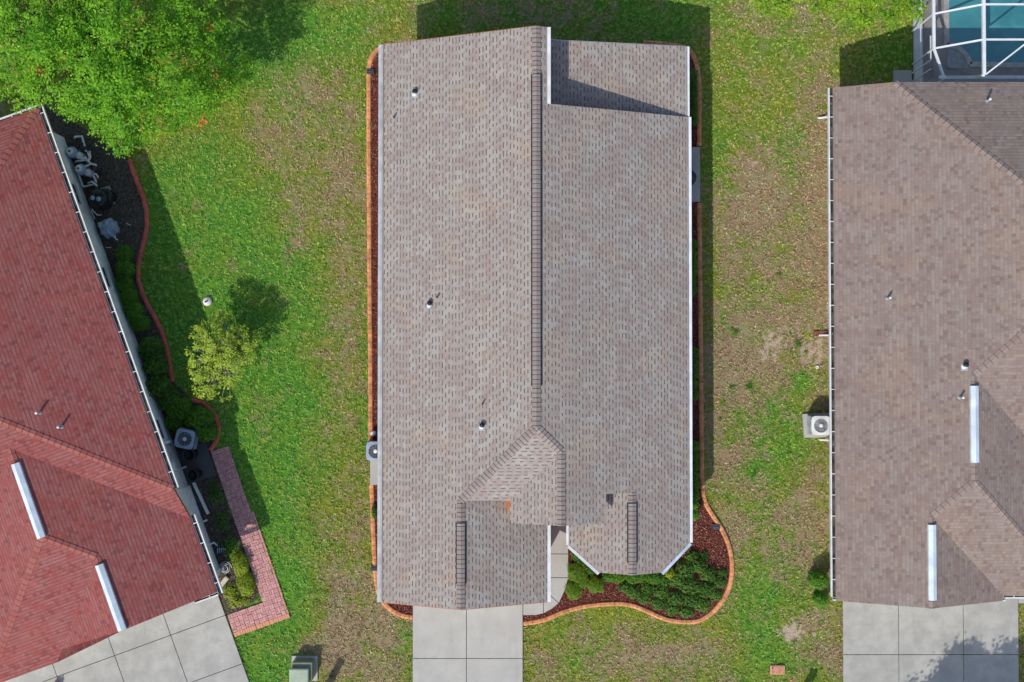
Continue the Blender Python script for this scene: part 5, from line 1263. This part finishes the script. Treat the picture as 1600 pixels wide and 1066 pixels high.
# main house front
bush('topiary_shrub', 'smooth clipped three lobed shrub beside the front walk', [(903, 894, 17, 17, .7, 0), (897, 922, 14, 16, .6, 0), (930, 914, 16, 13, .6, 25), (910, 908, 14, 12, .6, 0)], M['topiary'], 4200, .03, core=.93, z_round=.75)
bush('clipped_hedge', 'dark hedge tucked under the left diagonal gutter of the bay', [(905, 872, 8, 18, .6, -45), (918, 886, 8, 18, .6, -45)], M['leaf_dark'], 900, .06, cat='hedge', z_round=.7)
bush('clipped_hedge', 'flat hedge along the front wall of the bay', [(960, 901, 22, 10, .6, 0), (995, 902, 22, 10, .6, 0), (1022, 903, 16, 10, .55, 0)], M['leaf_mid'], 900, .06, cat='hedge', z_round=.7)
bush('juniper_mass', 'broad dark green spreading shrub filling the wavy curb', [(x_, y_, r_, r_ * .85, h_ * .62, 0) for x_, y_, r_, h_ in ((976,918,11,.4),(990,925,13,.45),(1008,934,13,.4),(1012,920,12,.45),(1030,943,13,.45),(1034,925,14,.5),(1050,952,13,.4),(1057,935,15,.55),(1073,955,13,.4),(1082,938,15,.55),(1078,915,17,.6),(1098,945,14,.4),(1102,922,15,.6),(1118,930,12,.4),(1124,910,12,.45),(1108,898,14,.6),(1092,884,14,.65),(1072,890,17,.65),(1058,905,16,.55),(1128,896,10,.35),(1082,870,11,.5),(1040,910,12,.45),(1100,868,8,.35))], M['leaf_dark'], 760, .08, core=.6)
bush('round_shrub', 'pale olive shrub half under the right diagonal gutter', [(1046, 896, 9, 8, .5, -40)], M['leaf_yel'], 700, .08)
for px, y_0, y_1, lab in ((1082, 375, 462, 'middle clipped hedge along the east wall'), (1084, 543, 625, 'long clipped hedge along the east wall below the middle one'), (1085, 690, 812, 'bushy hedge at the south end of the east wall'), (1083, 110, 195, 'ferny plants near the back right corner')):
    n = max(3, int((y_1 - y_0) / 14)); bush('clipped_hedge', lab, [(px + random.uniform(-.5, .5), y_0 + (k + .5) * (y_1 - y_0) / n, 7.5 + random.uniform(-1, 1.2), 9, .75, 0) for k in range(n)], M['leaf_mid'] if y_0 > 200 else M['leaf_dark'], 900, .065, group='hedges along the east wall', cat='hedge', z_round=.6)
bush('round_shrub', 'lone low plant in the strip behind the small concrete pad', [(585, 800, 5, 14, .4, 0)], M['leaf_dark'], 600, .06)
# right neighbour
bush('round_shrub', 'larger ball shaped shrub by the brown house corner', [(1281, 907, 16, 15, .95, 0)], M['leaf_mid'], 1500, .055)
bush('round_shrub', 'smaller ball shaped shrub nearest the right driveway', [(1284, 938, 12, 12, .7, 0)], M['leaf_mid'], 1500, .05)
# weeds standing in the dry lawn
k = 0
WEEDS = [(1150, 519, 5), (1143, 515, 3), (1247, 538, 6), (1170, 604, 6), (1142, 605, 4), (1130, 629, 3), (1125, 655, 3), (1217, 428, 4), (1258, 551, 4), (1178, 742, 4)]
Pw = []
for x_, y_, r_ in WEEDS:
    q = W(x_, y_); n = int(r_ * r_ * 2.2); rr = r_ / 36.4; Pw.append(np.stack([q.x + RNG.normal(0, rr * .5, n), q.y + RNG.normal(0, rr * .5, n), RNG.uniform(.03, .10, n)], 1))
Pw = np.concatenate(Pw); n = len(Pw); o = bulk('weeds', leafquads(Pw, RNG.normal(0, .5, (n, 3)) + [0, 0, 1], np.full(n, .08), np.full(n, .035)), RNG.random(n) * .85, M['leaf_mid']); tag(o, 'scattered dark green weeds in the dry lawn', 'weeds', kind='stuff')
